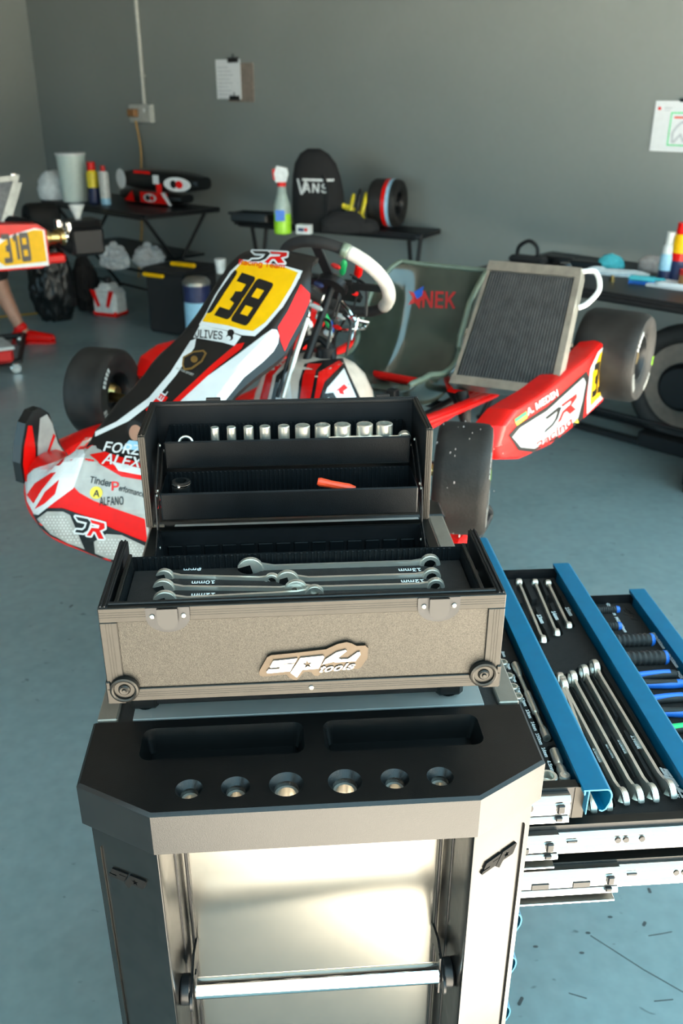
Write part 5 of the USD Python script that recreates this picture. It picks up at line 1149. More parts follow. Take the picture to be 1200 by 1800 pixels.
# spare bodywork stacked on the left table
def bodywork(label, px, py, wpx_, hpx, seed, white_at, top):
    P = on(px, py, top); k = scale_at(P); L, h = wpx_ * k / 2 / .75, hpx * k; o = thing('spare_bodywork', label, 'bodywork', None, P, WA + .12)
    rings = []
    for t in np.linspace(-1, 1, 13):
        g = .55 + .45 * (1 - abs(t) ** 3); rings.append([(t * L, g * .13 * math.copysign(abs(math.cos(a)) ** .7, math.cos(a)), h / 2 + g * h / 2 * math.copysign(abs(math.sin(a)) ** .7, math.sin(a))) for a in np.linspace(0, 2 * math.pi, 20, endpoint=False)])
    m = loft(rings); m = m if m.volume > 0 else (m.invert() or m); obj('shell', m, 'black_gloss', o)
    f = lambda x, y: (np.array([x, -.131 * (1 - .25 * abs(x / L) ** 3), y]), np.array([0, -1.0, 0]))
    for nm, mt, g, of in white_at(L, h): obj(nm, mapped(cells(g, .05), f, of, .0), mt, o, smooth=False)
    return o
ell = lambda x, z, a, b: sa.scale(sg.Point(x, z).buffer(1), a, b)
bodywork('lower black and red sidepod cover with red emblem patches on the left table', 275, 358, 118, 26, 1, lambda L, h: [('patch', 'red_gloss', PG([(-L * .7, .02), (-L * .35, h * .9), (-L * .3, .02)]), .006), ('patch', 'red_gloss', sg.box(-L * .1, .02, L * .75, h * .85), .006), ('emblem', 'white_gloss', ell(L * .22, h * .5, L * .2, h * .26), .009), ('emblem', 'black_gloss', ell(L * .16, h * .5, L * .07, h * .18), .012), ('emblem', 'red_gloss', ell(L * .3, h * .5, L * .07, h * .17), .012), ('patch', 'white_gloss', PG([(L * .55, h * .9), (L * .7, h * .9), (L * .85, h * .1), (L * .78, h * .1)]), .010)], TZ)
bodywork('upper black sidepod cover with a white oval emblem, stacked on the lower one', 290, 336, 150, 36, 2, lambda L, h: [('emblem', 'white_gloss', ell(L * .62, h * .45, L * .30, h * .32), .006), ('emblem', 'black_gloss', ell(L * .55, h * .45, L * .07, h * .18), .009), ('emblem', 'red_gloss', ell(L * .68, h * .45, L * .08, h * .17), .009), ('patch', 'white_gloss', ell(-L * .85, h * .5, L * .16, h * .46), .006), ('patch', 'red_gloss', sg.box(-L * .45, h * .82, L * .0, h * .95), .006), ('patch', 'red_gloss', sg.box(L * .12, .0, L * .26, h * .42), .006), ('patch', 'white_gloss', sg.box(L * .05, h * .4, L * .2, h * .8), .006)], TZ + .135)
# under the left table
P = at_z(196, 556, 0); k = scale_at(P)
o = thing('jerry_can', 'white and red fuel jerry can on the floor under the left table', 'jerry can', None, P, WA + .35)
hh = 62 * k; ww = 50 * k
obj('can_body', cat_m([cbox(-ww / 2, ww / 2, -.09, .09, .0, hh * .8, .03), cbox(-ww * .25, ww * .25, -.07, .07, hh * .7, hh * .95, .02)]), 'light_grey', o)
obj('red_band', cbox(-ww / 2 - .003, ww / 2 + .003, -.094, .094, .01, hh * .22, .02), 'red_gloss', o, label='red band')
for s in (-1, 1): obj('red_stripe', hull([(s * ww * .5, -.093, hh * .78), (s * ww * .3, -.093, hh * .78), (s * ww * .12, -.093, hh * .35), (s * ww * .24, -.093, hh * .3), (s * ww * .5, -.088, hh * .78), (s * ww * .3, -.088, hh * .78), (s * ww * .12, -.088, hh * .35), (s * ww * .24, -.088, hh * .3)]), 'red_gloss', o)
obj('cap', mv(disc(.03, .05, 16, .006), (0, 0, hh * .93)), 'black_satin', o)
def bag(label, px, py, wpx_, hpx, mt, seed, z=0.0, name='plastic_bag', cat_='bag'):
    P = at_z(px, py, z); k = scale_at(P); o = thing(name, label, cat_, None, P + np.array([0, 0, .002]), 0)
    m = trimesh.creation.icosphere(4, 1.0); v = m.vertices; f = meshkit.fbm(v * 2.5 + seed, 5, seed) - .5; f2 = np.abs(meshkit.fbm(v * np.array([6, 6, 2.0]) + seed, 3, seed + 5) - .5)
    v = v * (1 + .5 * f - .45 * f2)[:, None]; v[:, 2] = np.maximum(v[:, 2], -.8) + .8; r = wpx_ * k / 2
    m.vertices = v * np.array([r, r * .8, hpx * k / 1.75]); obj('bag_body', m, mt, o, True); obj('bag_knot', mv(crumple(r * .25, r * .22, r * .3, seed + 2, 2), (0, 0, hpx * k * .98)), mt, o); return o
bag('clear plastic bag on the shelf of the left table, the left one', 204, 473, 52, 40, 'clear_plastic', 11, .45)
bag('clear plastic bag on the shelf of the left table, the right one', 262, 470, 56, 36, 'clear_plastic', 17, .45)
bag('shiny black rubbish bag standing on the floor left of the jerry can', 100, 562, 78, 130, 'black_gloss', 23, 0.0, 'rubbish_bag')
bag('dark rubbish bag standing on the floor close behind the jerry can', 156, 545, 48, 90, 'cloth_black', 31, 0.0, 'rubbish_bag')
# black crate with yellow bars and the paint tin in front of it
P = at_z(318, 590, 0); k = scale_at(P)
o = thing('storage_crate', 'black storage crate with yellow handles behind the 338 plate', 'crate', None, P + np.array([0, .2, 0]), WA + .25); cw2, ch = 44 * k, 118 * k * .9
obj('crate_body', cat_m([cbox(-cw2, cw2, -.2, .2, 0, ch, .02)]), 'cloth_black', o); obj('crate_lid', cbox(-cw2 - .012, cw2 + .012, -.21, .21, ch, ch + .03, .01), 'cloth_black', o)
obj('yellow_handle', cbox(-cw2 * .95, cw2 * .1, -.235, -.205, ch * .93, ch * .99, .008), 'yellow', o, label='yellow handle bar'); obj('yellow_handle', cbox(-cw2 * .3, cw2 * .9, -.06, -.02, ch + .03, ch + .06, .008), 'yellow', o, label='yellow handle bar')
P = at_z(352, 606, 0); bottle('paint_tin', 'blue and white paint tin with a silver lid beside the storage crate', 352, 606, 116, 46, [('tin_body', 'sky_blue', [(0, 0), (.96, 0), (1, .01), (1, .62), (0, .62)]), ('tin_band', 'navy', [(0, .615), (1.005, .615), (1.005, .84), (0, .84)]), ('rim', 'alloy', [(0, .835), (1.03, .84), (1.03, .88), (.8, .93), (0, .95)])], None, 'tin', 0.0)
P = at_z(385, 500, .55); o = thing('white_cup', 'white cup standing on the storage crate behind the kart fairing', 'cup', None, np.array([*on(388, 480, ch + .03)[:2], ch + .03]), 0); obj('cup_body', lathe([(0, 0), (.03, 0), (.04, .09), (.036, .09), (.028, .006), (0, .006)], 20), 'print_white', o); obj('cup_lid', mv(disc(.041, .012, 20, .003), (0, 0, .089)), 'print_white', o)
# tape line and black machine parts in the corner
A, B = WL.px_z(45, 552, .0), WL.px_z(95, 552, .0); tl = at_z(42, 553, 0); tr_ = at_z(84, 549, 0)
o = thing('floor_tape', 'worn yellow tape strip on the floor behind the person', 'tape', None, (tl + tr_) / 2, math.atan2(*(tr_ - tl)[1::-1]))
obj('tape_strip', cbox(-.3, .22, -.03, .03, .0, .0015, .0005), 'yellow', o); obj('tape_end', cbox(.23, .30, -.028, .026, .0, .0015, .0005), 'yellow', o)
# middle table
sp = [('bottle_body', 'lime', [(0, 0), (.95, 0), (1, .03), (1, .30), (0, .30)]), ('upper_body', 'plastic_pale', [(0, .298), (1, .298), (.95, .42), (.55, .60), (.45, .70), (0, .70)]), ('collar', 'red_gloss', [(0, .695), (.5, .695), (.5, .76), (0, .76)])]
o = bottle('spray_bottle', 'green spray bottle with a red and white trigger on the middle table', 497, 410, 104, 30, sp, None, 'spray bottle'); P = on(497, 410); k = scale_at(P); h = 104 * k / .93
obj('trigger_head', hull([(x * k, y * k, h * .76 + z * k) for x, z in ((-10, 0), (8, 0), (12, 12), (10, 22), (-8, 26), (-12, 14)) for y in (-7, 7)]), 'print_white', o, label='white and red trigger head'); obj('trigger', hull([(x * k, y * k, h * .76 + z * k) for x, z in ((-9, 2), (-14, 4), (-15, 20), (-9, 22)) for y in (-4, 4)]), 'red_gloss', o)
obj('label', mv(bar((-.0, 0, 0), (0, 0, 18 * k), 16 * k, .002, (0, -1, 0)), (-3 * k, -15.5 * k, h * .20)), 'mid_blue', o)
P = on(560, 404); k = scale_at(P); o = thing('black_bag', 'tall black fabric bag with white lettering leaning on the wall', 'bag', None, P + np.array([0, .12, 0]), math.radians(-24))
rings = []
for z, rx, ry, dx in ((0, 46, 30, 0), (20, 50, 32, 0), (60, 48, 30, -2), (85, 44, 28, -4), (105, 38, 24, -6), (120, 26, 17, -8), (128, 12, 8, -9)):
    rings.append([((dx + rx * math.copysign(abs(math.cos(a)) ** .8, math.cos(a))) * k, ry * math.sin(a) * k, z * k * 1.02) for a in np.linspace(0, 2 * math.pi, 28, endpoint=False)])
bm = loft(rings); bm = bm if bm.volume > 0 else (bm.invert() or bm); obj('bag_body', bm, 'cloth_black', o, 60)
def bagf(x, z):
    zz = z / k / 1.02; rx = np.interp(zz, [0, 20, 60, 85, 105, 120], [46, 50, 48, 44, 38, 26]) * k; ry = np.interp(zz, [0, 20, 60, 85, 105, 120], [30, 32, 30, 28, 24, 17]) * k; dx = np.interp(zz, [0, 20, 60, 120], [0, 0, -2, -8]) * k
    u = np.clip((x - dx) / rx, -.98, .98); return np.array([x, -ry * math.sqrt(1 - abs(u) ** 2.5) - .002, z]), np.array([u * .6, -1, .15])
lw = 58 * k
vt = [('V', -30, 62, 30), ('A', -15, 62, 18), ('N', 2, 62, 18), ('S', 18, 62, 18)]
for ch, x, z, s in vt:
    m = text_poly(ch, s * k * .8, True); m.vertices[:, 0] += x * k - m.bounds[0, 0]; m.vertices[:, 1] += (z if ch != 'V' else z - 4) * k; obj('lettering', mapped(m, bagf, .001, .001), 'print_white', o, smooth=False)
obj('lettering', mapped(cells(sg.box(-18 * k, 80 * k, 36 * k, 84 * k), 6 * k), bagf, .001, 0), 'print_white', o, smooth=False, label='white bar over the lettering'); obj('strap', tube(smooth_path([(20 * k, -24 * k, 90 * k), (34 * k, -34 * k, 60 * k), (30 * k, -34 * k, 15 * k)], 14), 3 * k, 8), 'cloth_black', o)
P = on(535, 411); k = scale_at(P); o = thing('small_box', 'small white and blue box in front of the black bag', 'box', None, P, math.radians(-20)); obj('carton', cbox(-13 * k, 13 * k, -8 * k, 8 * k, 0, 16 * k, .003), 'print_white', o); obj('print_patch', cbox(-9 * k, 2 * k, -8.4 * k, -7.9 * k, 5 * k, 11 * k, .0005), 'navy', o); obj('print_patch', cbox(3 * k, 9 * k, -8.4 * k, -7.9 * k, 5 * k, 11 * k, .0005), 'red_matt', o)
P = on(680, 402); k = scale_at(P); R = 40 * k; Wd = 52 * k; o = thing('spare_tyre', 'black spare wheel on its tread with red and blue band, on the middle table', 'wheel', None, P + np.array([0, .05, R + .006]), math.radians(-22))
V = lambda m: mv(m, ry=90)
obj('tyre', V(tyre_mesh(R, Wd, R * .5)), 'tyre_rubber', o, 40); obj('red_band', V(lathe([(R * 1.003, Wd * .02), (R * 1.012, Wd * .02), (R * 1.012, Wd * .16), (R * 1.003, Wd * .16), (R * 1.003, Wd * .02)], 48)), 'red_gloss', o); obj('blue_band', V(lathe([(R * 1.003, Wd * .16), (R * 1.010, Wd * .16), (R * 1.010, Wd * .28), (R * 1.003, Wd * .28), (R * 1.003, Wd * .16)], 48)), 'sky_blue', o)
obj('rim', V(rim_mesh(R * .5, Wd)), 'black_satin', o); obj('hub', V(lathe([(0, -Wd * .3), (R * .14, -Wd * .3), (R * .16, Wd * .30), (R * .1, Wd * .38), (0, Wd * .38)], 20)), 'dark_steel', o)
P = on(615, 404); k = scale_at(P); o = thing('yellow_hose_coil', 'coil of yellow hose between the black bag and the spare wheel', 'hose', None, P + np.array([0, .08, 0]), 0)
for j, (r, x) in enumerate(((26, 0), (30, 12), (27, 22))):
    obj('hose_loop', tube([((x + 6 * math.sin(a)) * k, r * math.cos(a) * k * .8, (r + 4 + r * math.sin(a)) * k) for a in np.linspace(0, 2 * math.pi, 32, endpoint=False)], 3.2 * k, 8, closed=True), 'lemon' if j != 1 else 'black_rubber', o, True)
obj('hose_tail', tube(smooth_path([(-18 * k, -10 * k, 40 * k), (2 * k, -14 * k, 34 * k), (18 * k, -18 * k, 22 * k), (30 * k, -22 * k, 6 * k)], 16), 5 * k, 8), 'lemon', o)
P = on(600, 406); o = thing('cloth_pile', 'low heap of black cloth around the foot of the bag and coil', 'cloth', None, P + np.array([.02, -.07, 0]), 0); obj('heap', crumple(40 * k, 16 * k, 34 * k, 41), 'cloth_black', o); obj('fold', mv(crumple(22 * k, 12 * k, 22 * k, 43), (38 * k, 0, 0)), 'cloth_black', o)
P = on(446, 391); o = thing('parts_tray', 'shallow black parts tray at the left end of the middle table', 'tray', None, P + np.array([0, .06, 0]), math.radians(-22)); k = scale_at(P)
obj('tray_body', mf(cbox(-36 * k, 36 * k, -.10, .10, 0, 16 * k, .012)) - mf(trimesh.creation.box(bounds=[[-34 * k, -.09, .01], [34 * k, .09, .5]])), 'black_gloss', o); obj('tray_lip', cbox(-38 * k, 38 * k, -.11, -.10, 13 * k, 17 * k, .003), 'black_gloss', o)
# right table
P = on(928, 462); k = scale_at(P); o = thing('handle_bag', 'black bag with an arched carrying handle at the left end of the right table', 'bag', None, P, WA + .1)
obj('bag_body', cbox(-34 * k, 34 * k, -14 * k, 14 * k, 0, 12 * k, .015), 'cloth_black', o); obj('handle', tube(smooth_path([(-23 * k, 0, 10 * k), (-20 * k, 0, 26 * k), (-2 * k, 0, 37 * k), (14 * k, 0, 28 * k), (17 * k, 0, 10 * k)], 26), 3.4 * k, 10), 'black_satin', o)
for x, y, l_, lab in ((985, 462, 46, 'left black strap bar lying at the back of the right table'), (1030, 470, 50, 'right black strap bar lying at the back of the right table')):
    P = on(x, y); k = scale_at(P); o = thing('strap_bar', lab, 'bar', None, P, WA + .1); obj('bar_body', cbox(-l_ / 2 * k * 1.2, l_ / 2 * k * 1.2, -.03, .03, 0, 11 * k, .006), 'black_satin', o); obj('end_block', cbox(-l_ / 2 * k * 1.2 - .02, -l_ / 2 * k * 1.2 + .005, -.02, .02, 0, 9 * k, .004), 'black_rubber', o)
P = on(1072, 472); k = scale_at(P); o = thing('turquoise_cloth', 'turquoise cloth bunched on the right table', 'cloth', None, P, .2); obj('cloth_body', crumple(23 * k, 17 * k, 24 * k, 51), 'turquoise', o); obj('cloth_fold', mv(crumple(10 * k, 9 * k, 12 * k, 53), (12 * k, -8 * k, 0)), 'turquoise', o)
P = on(1090, 484); o = thing('white_rag', 'long white rag spread on the right table below the turquoise cloth', 'rag', None, P, -.3); obj('rag_body', crumple(46 * k, 16 * k, 10 * k, 57, 4), 'cloth_white', o); obj('rag_fold', mv(crumple(18 * k, 9 * k, 12 * k, 59), (-40 * k, 4 * k, 0)), 'cloth_white', o)
P = on(1075, 495); o = thing('brass_fitting', 'small brass fitting at the front edge of the right table', 'fitting', None, P, 0); obj('fitting_body', disc(4 * k, 7 * k, 12, .002), 'brass', o); obj('fitting_top', mv(disc(2.5 * k, 3 * k, 6), (0, 0, 7 * k)), 'brass', o)
P = on(1142, 478); k = scale_at(P); o = thing('grey_rag', 'grey brown rag heaped behind the blue scrubbing brush', 'rag', None, P, .1); obj('rag_body', crumple(24 * k, 16 * k, 28 * k, 61), 'rag', o); obj('rag_fold', mv(crumple(12 * k, 8 * k, 10 * k, 63), (14 * k, -8 * k, 0)), 'rag', o)
P = on(1130, 499); k = scale_at(P); o = thing('scrubbing_brush', 'blue scrubbing brush on the front of the right table', 'brush', None, P, WA + .3)
obj('brush_block', cbox(-26 * k, 20 * k, -10 * k, 10 * k, 5 * k, 13 * k, .008), 'turquoise', o); obj('bristles', cat_m([cbox(-24 * k + i * 5 * k, -21 * k + i * 5 * k, -9 * k + j * 5 * k, -6 * k + j * 5 * k, 0, 6 * k, .0005) for i in range(9) for j in range(4)]), 'mid_blue', o, kind='stuff'); obj('brush_handle', cbox(18 * k, 36 * k, -4 * k, 4 * k, 7 * k, 12 * k, .005), 'turquoise', o)
bottle('spray_bottle', 'blue and white bottle standing next to the yellow can on the right table', 1167, 497, 80, 27, [('base_band', 'navy', [(0, 0), (.95, 0), (1, .02), (1, .26), (0, .26)]), ('body', 'sky_blue', [(0, .255), (1, .255), (1, .52), (.85, .58), (0, .58)]), ('neck', 'print_white', [(0, .575), (.84, .575), (.8, .72), (.5, .78), (0, .78)]), ('cap', 'light_grey', [(0, .775), (.62, .775), (.62, 1), (0, 1)])], None)
bottle('spray_can', 'yellow and blue spray can with a red cap on the right table', 1187, 499, 96, 29, [('body', 'navy', [(0, 0), (.95, 0), (1, .02), (1, .40), (0, .40)]), ('red_band', 'red_gloss', [(0, .395), (1.005, .395), (1.005, .52), (0, .52)]), ('label', 'yellow', [(0, .515), (1, .515), (1, .76), (.8, .82), (0, .82)]), ('cap', 'red_gloss', [(0, .815), (.8, .815), (.84, .86), (.78, 1), (0, 1)])], None, 'spray can')
bottle('pale_bottle', 'pale green bottle at the right edge behind the yellow spray can', 1207, 488, 56, 26, [('body', 'plastic_pale', [(0, 0), (.95, 0), (1, .02), (1, .66), (.5, .8), (0, .8)]), ('cap', 'print_white', [(0, .795), (.45, .795), (.45, 1), (0, 1)])], None)
bottle('brown_jar', 'dark red brown jar at the right edge among the papers', 1204, 507, 30, 28, [('jar_body', 'wood', [(0, 0), (.95, 0), (1, .03), (1, .75), (0, .75)]), ('lid', 'red_matt', [(0, .745), (1.02, .745), (1.02, 1), (0, 1)])], None, 'jar')
P = on(1190, 507); k = scale_at(P)
for j, (dx, rz, z) in enumerate(((0, WA + .05, 0), (.05, WA + .22, .012))):
    o = thing('paper_stack', ['lower stack of white papers at the front right of the right table', 'upper skewed white papers on the lower stack'][j], 'papers', None, P + np.array([dx + .06, .02, z]), rz)
    obj('sheets', cbox(-.17, .17, -.10, .10, .0, .011, .0005), 'paper', o, smooth=False); obj('top_sheet', mv(cbox(-.165, .165, -.098, .098, .0112, .0122, .0003), rz=3), 'paper', o, smooth=False)
# under the right table
P = wpx(1165, 640, 4.45); o = thing('wooden_crate', 'orange brown wooden crate under the right table behind the rear tyre', 'crate', None, WL.wld(P[0] + .4, 4.6, 0), WA)
for z in (.04, .16, .28): obj('board', cbox(-.42, .3, -.2, -.18, z, z + .09, .004), 'wood', o)
obj('crate_box', cbox(-.41, .29, -.18, .2, .0, .38, .006), 'cloth_black', o)
P = wpx(1212, 640, 4.28); P = WL.wld(P[0], 4.28, 0) + np.array([0, 0, .336]); o = thing('black_hose_reel', 'black and dull brown round reel under the right table at the photo edge', 'reel', None, P, WA); obj('reel_rim', mv(trimesh.creation.torus(.26, .05, 40, 14), rx=90), 'black_rubber', o); obj('reel_hub', mv(disc(.12, .16, 28, .02), (0, .08, 0), rx=90), 'steel_black', o); obj('reel_cover', mv(lathe([(.11, -.03), (.24, -.02), (.24, .02), (.11, .03), (.11, -.03)], 36), rx=90), 'shadow_and_reel_brown', o); obj('reel_foot', cbox(-.16, .16, -.12, .12, -.335, -.25, .01), 'steel_black', o)
P = at_z(1218, 880, 0); o = thing('floor_cabinet', 'black metal floor cabinet just entering at the right edge', 'cabinet', None, P + np.array([.22, .12, 0]), WA); obj('cabinet_body', cbox(-.16, .4, -.2, .2, .03, .62, .012), 'steel_black', o); obj('cabinet_door', cbox(-.15, .39, -.212, -.2, .06, .6, .004), 'steel_black', o); obj('plinth', cbox(-.15, .39, -.19, .19, 0, .032, .004), 'black_rubber', o)
# ================================================================ second kart at the left edge
k2o = at_depth(20, 440, 5.2); K2 = Frame(k2o[:2], math.radians(33)); KZ = k2o[2]
kart2 = thing('racing_kart', 'second red kart with yellow 318 plate on a stand, cut by the left edge', 'kart', K2)
def k2plate(poly, nm, mt, off, label=None): obj(nm, mapped(cells(poly, .06), lambda x, z: (np.array([x, -.001, KZ + z]), np.array([0, -1.0, 0])), off, 0), mt, kart2, smooth=False, label=label)
pod2 = PG([(-1.0, -.10), (.16, -.115), (.215, -.10), (.215, .10), (.17, .135), (-.3, .16), (-1.0, .15)]).buffer(.01).buffer(-.01)
m = up_to_xz(ext(pod2, .15)); m.apply_translation([0, 0, KZ]); obj('side_pod', m, 'red_gloss', kart2)
k2plate(PG([(-.9, -.09), (.205, -.105), (.205, .10), (.15, .115), (-.06, .07), (-.13, .02), (-.9, .03)]), 'graphic', 'white_gloss', .002)
k2plate(PG([(-.9, -.06), (-.16, -.07), (-.145, .01), (-.9, .015)]), 'graphic', 'black_gloss', .004)
k2plate(PG([(-.05, -.085), (.195, -.08), (.195, .10), (.14, .105), (-.03, .06), (-.09, .02), (-.09, -.05)]), 'number_plate', 'yellow', .004, 'yellow number plate')
k2plate(sa.translate(digits('318', .165, gap=.36, w=.23, narrow=.48), -.055, -.07), 'race_number', 'black_gloss', .006, 'black number 318')
obj('pod_foot', cbox(.21, .32, .02, .12, KZ - .10, KZ - .05, .01), 'red_gloss', kart2)
q = lambda px, py, y: K2.px_y(px, py, y)
A, B, Cc_, D = q(-60, 324, .25), q(30, 314, .25), q(4, 402, .18), q(-90, 412, .18)
def slab2(P4, d0, d1, u=(0, 1), v=(0, 1)):
    n = np.cross(P4[1] - P4[0], P4[3] - P4[0]); n /= np.linalg.norm(n); n = n if n[1] < 0 else -n
    f = lambda a, b: (P4[0] * (1 - a) + P4[1] * a) * (1 - b) + (P4[3] * (1 - a) + P4[2] * a) * b
    return hull([f(a, b) + n * d for a in u for b in v for d in (d0, d1)])
R4 = [A, B, Cc_, D]; rad2 = obj('radiator', slab2(R4, -.04, 0), 'fin_metal', kart2, label='silver radiator of the second kart')
obj('side_frame', slab2(R4, -.05, .008, (.93, 1.03), (-.02, 1.0)), 'alloy', rad2); obj('end_tank', slab2(R4, -.05, .008, (0, 1.03), (-.07, .04)), 'alloy', rad2)
obj('side_frame', slab2(R4, -.12, -.06, (1.05, 1.16), (.05, 1.0)), 'alloy', rad2); obj('filler_cap', mv(disc(.025, .03, 16, .006), tuple(B + np.array([-.01, .03, 0]))), 'chrome', rad2)
h = q(78, 418, .10)
obj('brass_hub', cat_m([mv(lathe([(0, 0), (.05, 0), (.055, .02), (.045, .03), (.045, .08), (.055, .09), (.055, .115), (.03, .12), (0, .12)], 24), tuple(h), ry=90)] ), 'brass', kart2, label='brass wheel hub')
for k in range(5): obj('hub_bolt', ball(tuple(h + np.array([.118, .04 * math.cos(k * 1.257), .04 * math.sin(k * 1.257)])), .012, 1), 'chrome', kart2)
obj('axle', mv(disc(.022, .24, 16), tuple(h + np.array([-.1, 0, 0])), ry=90), 'chrome', kart2)
for px, py in ((103, 398), (122, 402)): p = q(px, py, .14); obj('clamp', cat_m([mv(disc(.025, .07, 16, .004), tuple(p - np.array([0, 0, .03])))]), 'chrome', kart2)
p = q(150, 418, .16); obj('engine_block', cat_m([cbox(p[0] - .11, p[0] + .10, p[1] - .08, p[1] + .12, p[2] - .10, p[2] + .07, .02)] + [cbox(p[0] - .10, p[0] + .09, p[1] - .09, p[1] + .11, p[2] + .075 + i * .014, p[2] + .082 + i * .014, .003) for i in range(3)]), 'steel_black', kart2, label='black engine block')
obj('exhaust', tube(smooth_path([p + np.array([-.1, -.02, -.05]), p + np.array([-.2, -.06, .02]), p + np.array([-.35, -.02, .10]), p + np.array([-.5, .1, .12])], 20), .04, 14), 'steel_black', kart2)
sp_ = q(138, 395, .2); obj('intake_funnel', mv(lathe([(.015, 0), (.02, .05), (.05, .12), (.046, .12), (.014, .05), (.01, 0), (.015, 0)], 20), tuple(sp_), ry=0), 'light_grey', kart2)
obj('chassis_rail', tube([(-.9, .25, KZ - .10), (.35, .22, KZ - .10)], .016, 10), 'red_gloss', kart2)
rw = q(110, 378, .55); obj('wheel', mv(tyre_mesh(.14, .2, .07), (rw[0] - .12, .62, KZ + .05), ry=90), 'tyre_rubber', kart2, 40); obj('wheel_rim', mv(rim_mesh(.07, .2), (rw[0] - .12, .62, KZ + .05), ry=90), 'dark_steel', kart2)
stand2 = thing('kart_stand', 'black stand with splayed feet under the 318 kart at the left edge', 'kart stand', K2)
fz = K2.loc(at_z(38, 655, 0)); f2 = K2.loc(at_z(45, 607, 0)); up = K2.px_y(5, 560, f2[1] - .1)
for (a, b) in ((fz, (fz[0] - .75, fz[1] + .02)), (f2, (f2[0] - .8, f2[1] + .02))):
    obj('foot', tube([(a[0], a[1], .075), (b[0], b[1], .095)], .02, 10), 'steel_black', stand2)
obj('foot_brace', tube([(fz[0], fz[1], .08), (f2[0], f2[1], .08)], .018, 10), 'steel_black', stand2)
for a in (fz, f2):
    obj('post', tube([(a[0] - .22, a[1] + .05, .09), (a[0] - .2, a[1] + .1, KZ - .12)], .024, 10), 'steel_black', stand2)
    c_ = obj('caster', mv(lathe([(0, -.012), (.03, -.012), (.035, -.006), (.035, .006), (.03, .012), (0, .012)], 20), (a[0] - .03, a[1], .036), rx=90), 'chrome' if a is fz else 'black_rubber', stand2); obj('caster_fork', cbox(a[0] - .05, a[0] - .01, a[1] - .02, a[1] + .02, .045, .07, .004), 'chrome', c_)
obj('top_rail', tube([(fz[0] - .2, .3, KZ - .125), (fz[0] - .2, .05, KZ - .125)], .02, 10), 'steel_black', stand2); obj('top_rail', tube([(fz[0] - .9, .2, KZ - .125), (fz[0] + .1, .2, KZ - .125)], .02, 10), 'steel_black', stand2)
b0 = at_z(-12, 668, 0); o = thing('red_tray', 'red tray with pale rim on the foot of the stand at the left edge', 'tray', None, b0 + np.array([-.12, .05, .10]), K2.ang); obj('tray_body', cbox(-.22, .22, -.14, .14, 0, .09, .02), 'red_matt', o); obj('tray_rim', cbox(-.23, .23, -.15, .15, .085, .105, .006), 'light_grey', o)

# ================================================================ person walking behind the second kart
import manifold3d
def chainbody(bones, res, it=12):
    """Hulls of spheres joined, refined and smoothed: bones = [((p, r), (q, s)), ...]."""
    ms = []
    for (p, r), (q_, s) in bones:
        ms.append(Manifold.hull_points(np.vstack([np.asarray(trimesh.creation.icosphere(2, 1.0).vertices) * r + p, np.asarray(trimesh.creation.icosphere(2, 1.0).vertices) * s + q_])))
    m = Manifold.batch_boolean(ms, manifold3d.OpType.Add).refine_to_length(res); t = to_tm(m); t.merge_vertices(); trimesh.smoothing.filter_taubin(t, .5, .53, it); return t
fp = at_z(42, 603, 0); man = thing('person', 'person in white top, dark shorts and red shoes walking behind the 318 kart', 'person', None, fp, 0)
J = lambda *v: np.array(v, float)
ank, kne, hip = J(-.005, 0, .10), J(-.12, .01, .50), J(-.27, .03, .92)
ank2, kne2, hip2 = J(-.62, .22, .13), J(-.40, .21, .52), J(-.29, .21, .92)
pel, wai, che, nek, hea = J(-.28, .12, .97), J(-.28, .12, 1.12), J(-.27, .12, 1.36), J(-.25, .12, 1.53), J(-.22, .12, 1.66)
sh1, el1, wr1 = J(-.27, -.06, 1.43), J(-.16, -.12, 1.13), J(-.30, -.16, .93)
sh2, el2, wr2 = J(-.27, .30, 1.43), J(-.32, .37, 1.15), J(-.17, .36, .95)
B2 = [((hip, .085), (kne, .058)), ((kne, .058), (kne * .62 + ank * .38 + J(-.02, 0, 0), .058)), ((kne * .62 + ank * .38 + J(-.02, 0, 0), .058), (ank, .038)), ((ank, .040), (J(.03, 0, .055), .04)), ((J(.03, 0, .055), .04), (J(.17, .0, .035), .03)), ((J(-.03, 0, .05), .038), (J(.03, 0, .055), .04)),
      ((hip2, .085), (kne2, .058)), ((kne2, .058), (ank2, .038)), ((ank2, .04), (ank2 + J(.0, 0, -.07), .038)), ((ank2 + J(0, 0, -.07), .038), (ank2 + J(.17, 0, -.095), .03)),
      ((pel + J(0, -.07, 0), .105), (pel + J(0, .07, 0), .105)), ((pel, .115), (wai, .105)), ((wai, .105), (che, .12)), ((che + J(0, -.08, .02), .085), (che + J(0, .08, .02), .085)), ((che, .11), (nek, .055)), ((nek, .055), (hea + J(0, 0, -.06), .055)), ((sh1, .058), (che, .09)), ((sh2, .058), (che, .09)), ((pel + J(0, -.07, 0), .1), (hip, .088)), ((pel + J(0, .07, 0), .1), (hip2, .088)),
      ((sh1, .055), (el1, .042)), ((el1, .042), (wr1, .027)), ((sh2, .055), (el2, .042)), ((el2, .042), (wr2, .027)),
      ((hea, .088), (hea + J(-.025, 0, .035), .092)), ((hea + J(.03, 0, -.06), .05), (hea + J(.02, 0, .03), .075)), ((hea + J(.095, 0, .0), .012), (hea + J(.085, 0, .035), .012)), ((hea + J(.01, -.085, .0), .02), (hea + J(.01, -.083, .02), .02)), ((hea + J(.01, .085, .0), .02), (hea + J(.01, .083, .02), .02))]
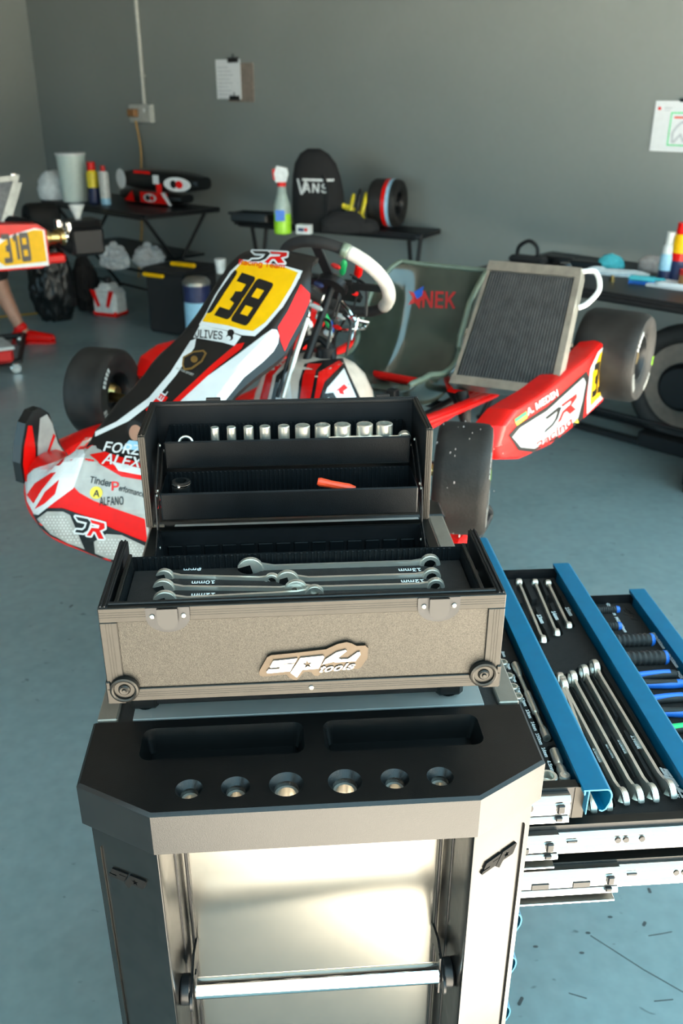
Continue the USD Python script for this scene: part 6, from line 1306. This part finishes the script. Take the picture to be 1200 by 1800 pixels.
for w_, e_, sd in ((wr1, el1, -1), (wr2, el2, 1)):
    d = (w_ - e_) / np.linalg.norm(w_ - e_); sd_ = np.cross(d, [0, 1.0, 0]); sd_ /= np.linalg.norm(sd_)
    pm = w_ + d * .05; B2.append(((w_, .026), (pm - sd_ * .02, .018))); B2.append(((w_, .026), (pm + sd_ * .022, .018)))
    for i, l in enumerate((.075, .085, .08, .062)):
        b0_ = w_ + d * .075 + sd_ * (.03 - .02 * i); b1_ = b0_ + d * l * .55; B2.append(((b0_ - d * .03, .0105), (b1_, .0095))); B2.append(((b1_, .0095), (b1_ + d * l * .35 + J(0, -sd * .022, 0), .008)))
    B2.append(((w_ + d * .03 + sd_ * .025, .013), (w_ + d * .065 + sd_ * .055, .0095)))
obj('body', chainbody(B2, .02, 8), 'skin', man, True)
obj('hair', chainbody([((hea + J(-.04, 0, .04), .092), (hea + J(.0, 0, .065), .088)), ((hea + J(-.06, 0, .0), .075), (hea + J(-.05, 0, .04), .085))], .02), 'hair', man, True)
for s in (-1, 1): obj('eye', ball(hea + J(.083, s * .032, .018), .011, 2), 'print_white', man); obj('iris', ball(hea + J(.091, s * .032, .018), .0055, 1), 'hair', man)
obj('mouth', ball(hea + J(.077, 0, -.055), .02, 2, (.35, 1, .25)), 'red_matt', man)
obj('shirt', chainbody([((pel + J(0, -.06, .0), .125), (pel + J(0, .06, .0), .125)), ((pel, .135), (wai, .125)), ((wai, .125), (che, .135)), ((che + J(0, -.08, .02), .1), (che + J(0, .08, .02), .1)), ((che, .125), (nek + J(0, 0, -.03), .066)), ((sh1, .07), (che, .10)), ((sh2, .07), (che, .10)), ((sh1, .066), (sh1 * .35 + el1 * .65, .062)), ((sh2, .066), (sh2 * .35 + el2 * .65, .062))], .025), 'cloth_white', man, True)
obj('sleeve_band', chainbody([((sh1 * .36 + el1 * .64, .065), (sh1 * .2 + el1 * .8, .060))], .02), 'cloth_black', man, True)
obj('shorts', chainbody([((pel + J(0, -.06, 0), .122), (pel + J(0, .06, 0), .122)), ((hip, .11), (hip * .02 + kne * .98, .084)), ((hip2, .11), (hip2 * .1 + kne2 * .9, .086)), ((pel + J(0, -.06, 0), .115), (hip, .11)), ((pel + J(0, .06, 0), .115), (hip2, .11))], .025), 'cloth_black', man, True)
for a_, nm in ((J(0, 0, 0), 0), (ank2 - J(0, 0, .13) , 1)):
    if nm: a_ = J(ank2[0], ank2[1], .0)
    z0 = 0 if not nm else 0
    obj('shoe', chainbody([((a_ + J(-.04, 0, .05), .045), (a_ + J(.06, 0, .05), .046)), ((a_ + J(.06, 0, .05), .046), (a_ + J(.20, 0, .036), .034)), ((a_ + J(-.02, 0, .06), .045), (a_ + J(-.005, 0, .115), .046))], .015, 6), 'red_gloss', man, True, label='red shoe')
    obj('sole', mv(ext(sg.LineString([(-.04, 0), (.19, 0)]).buffer(.046), .014), tuple(a_ + J(0, 0, .001))), 'red_matt', man)
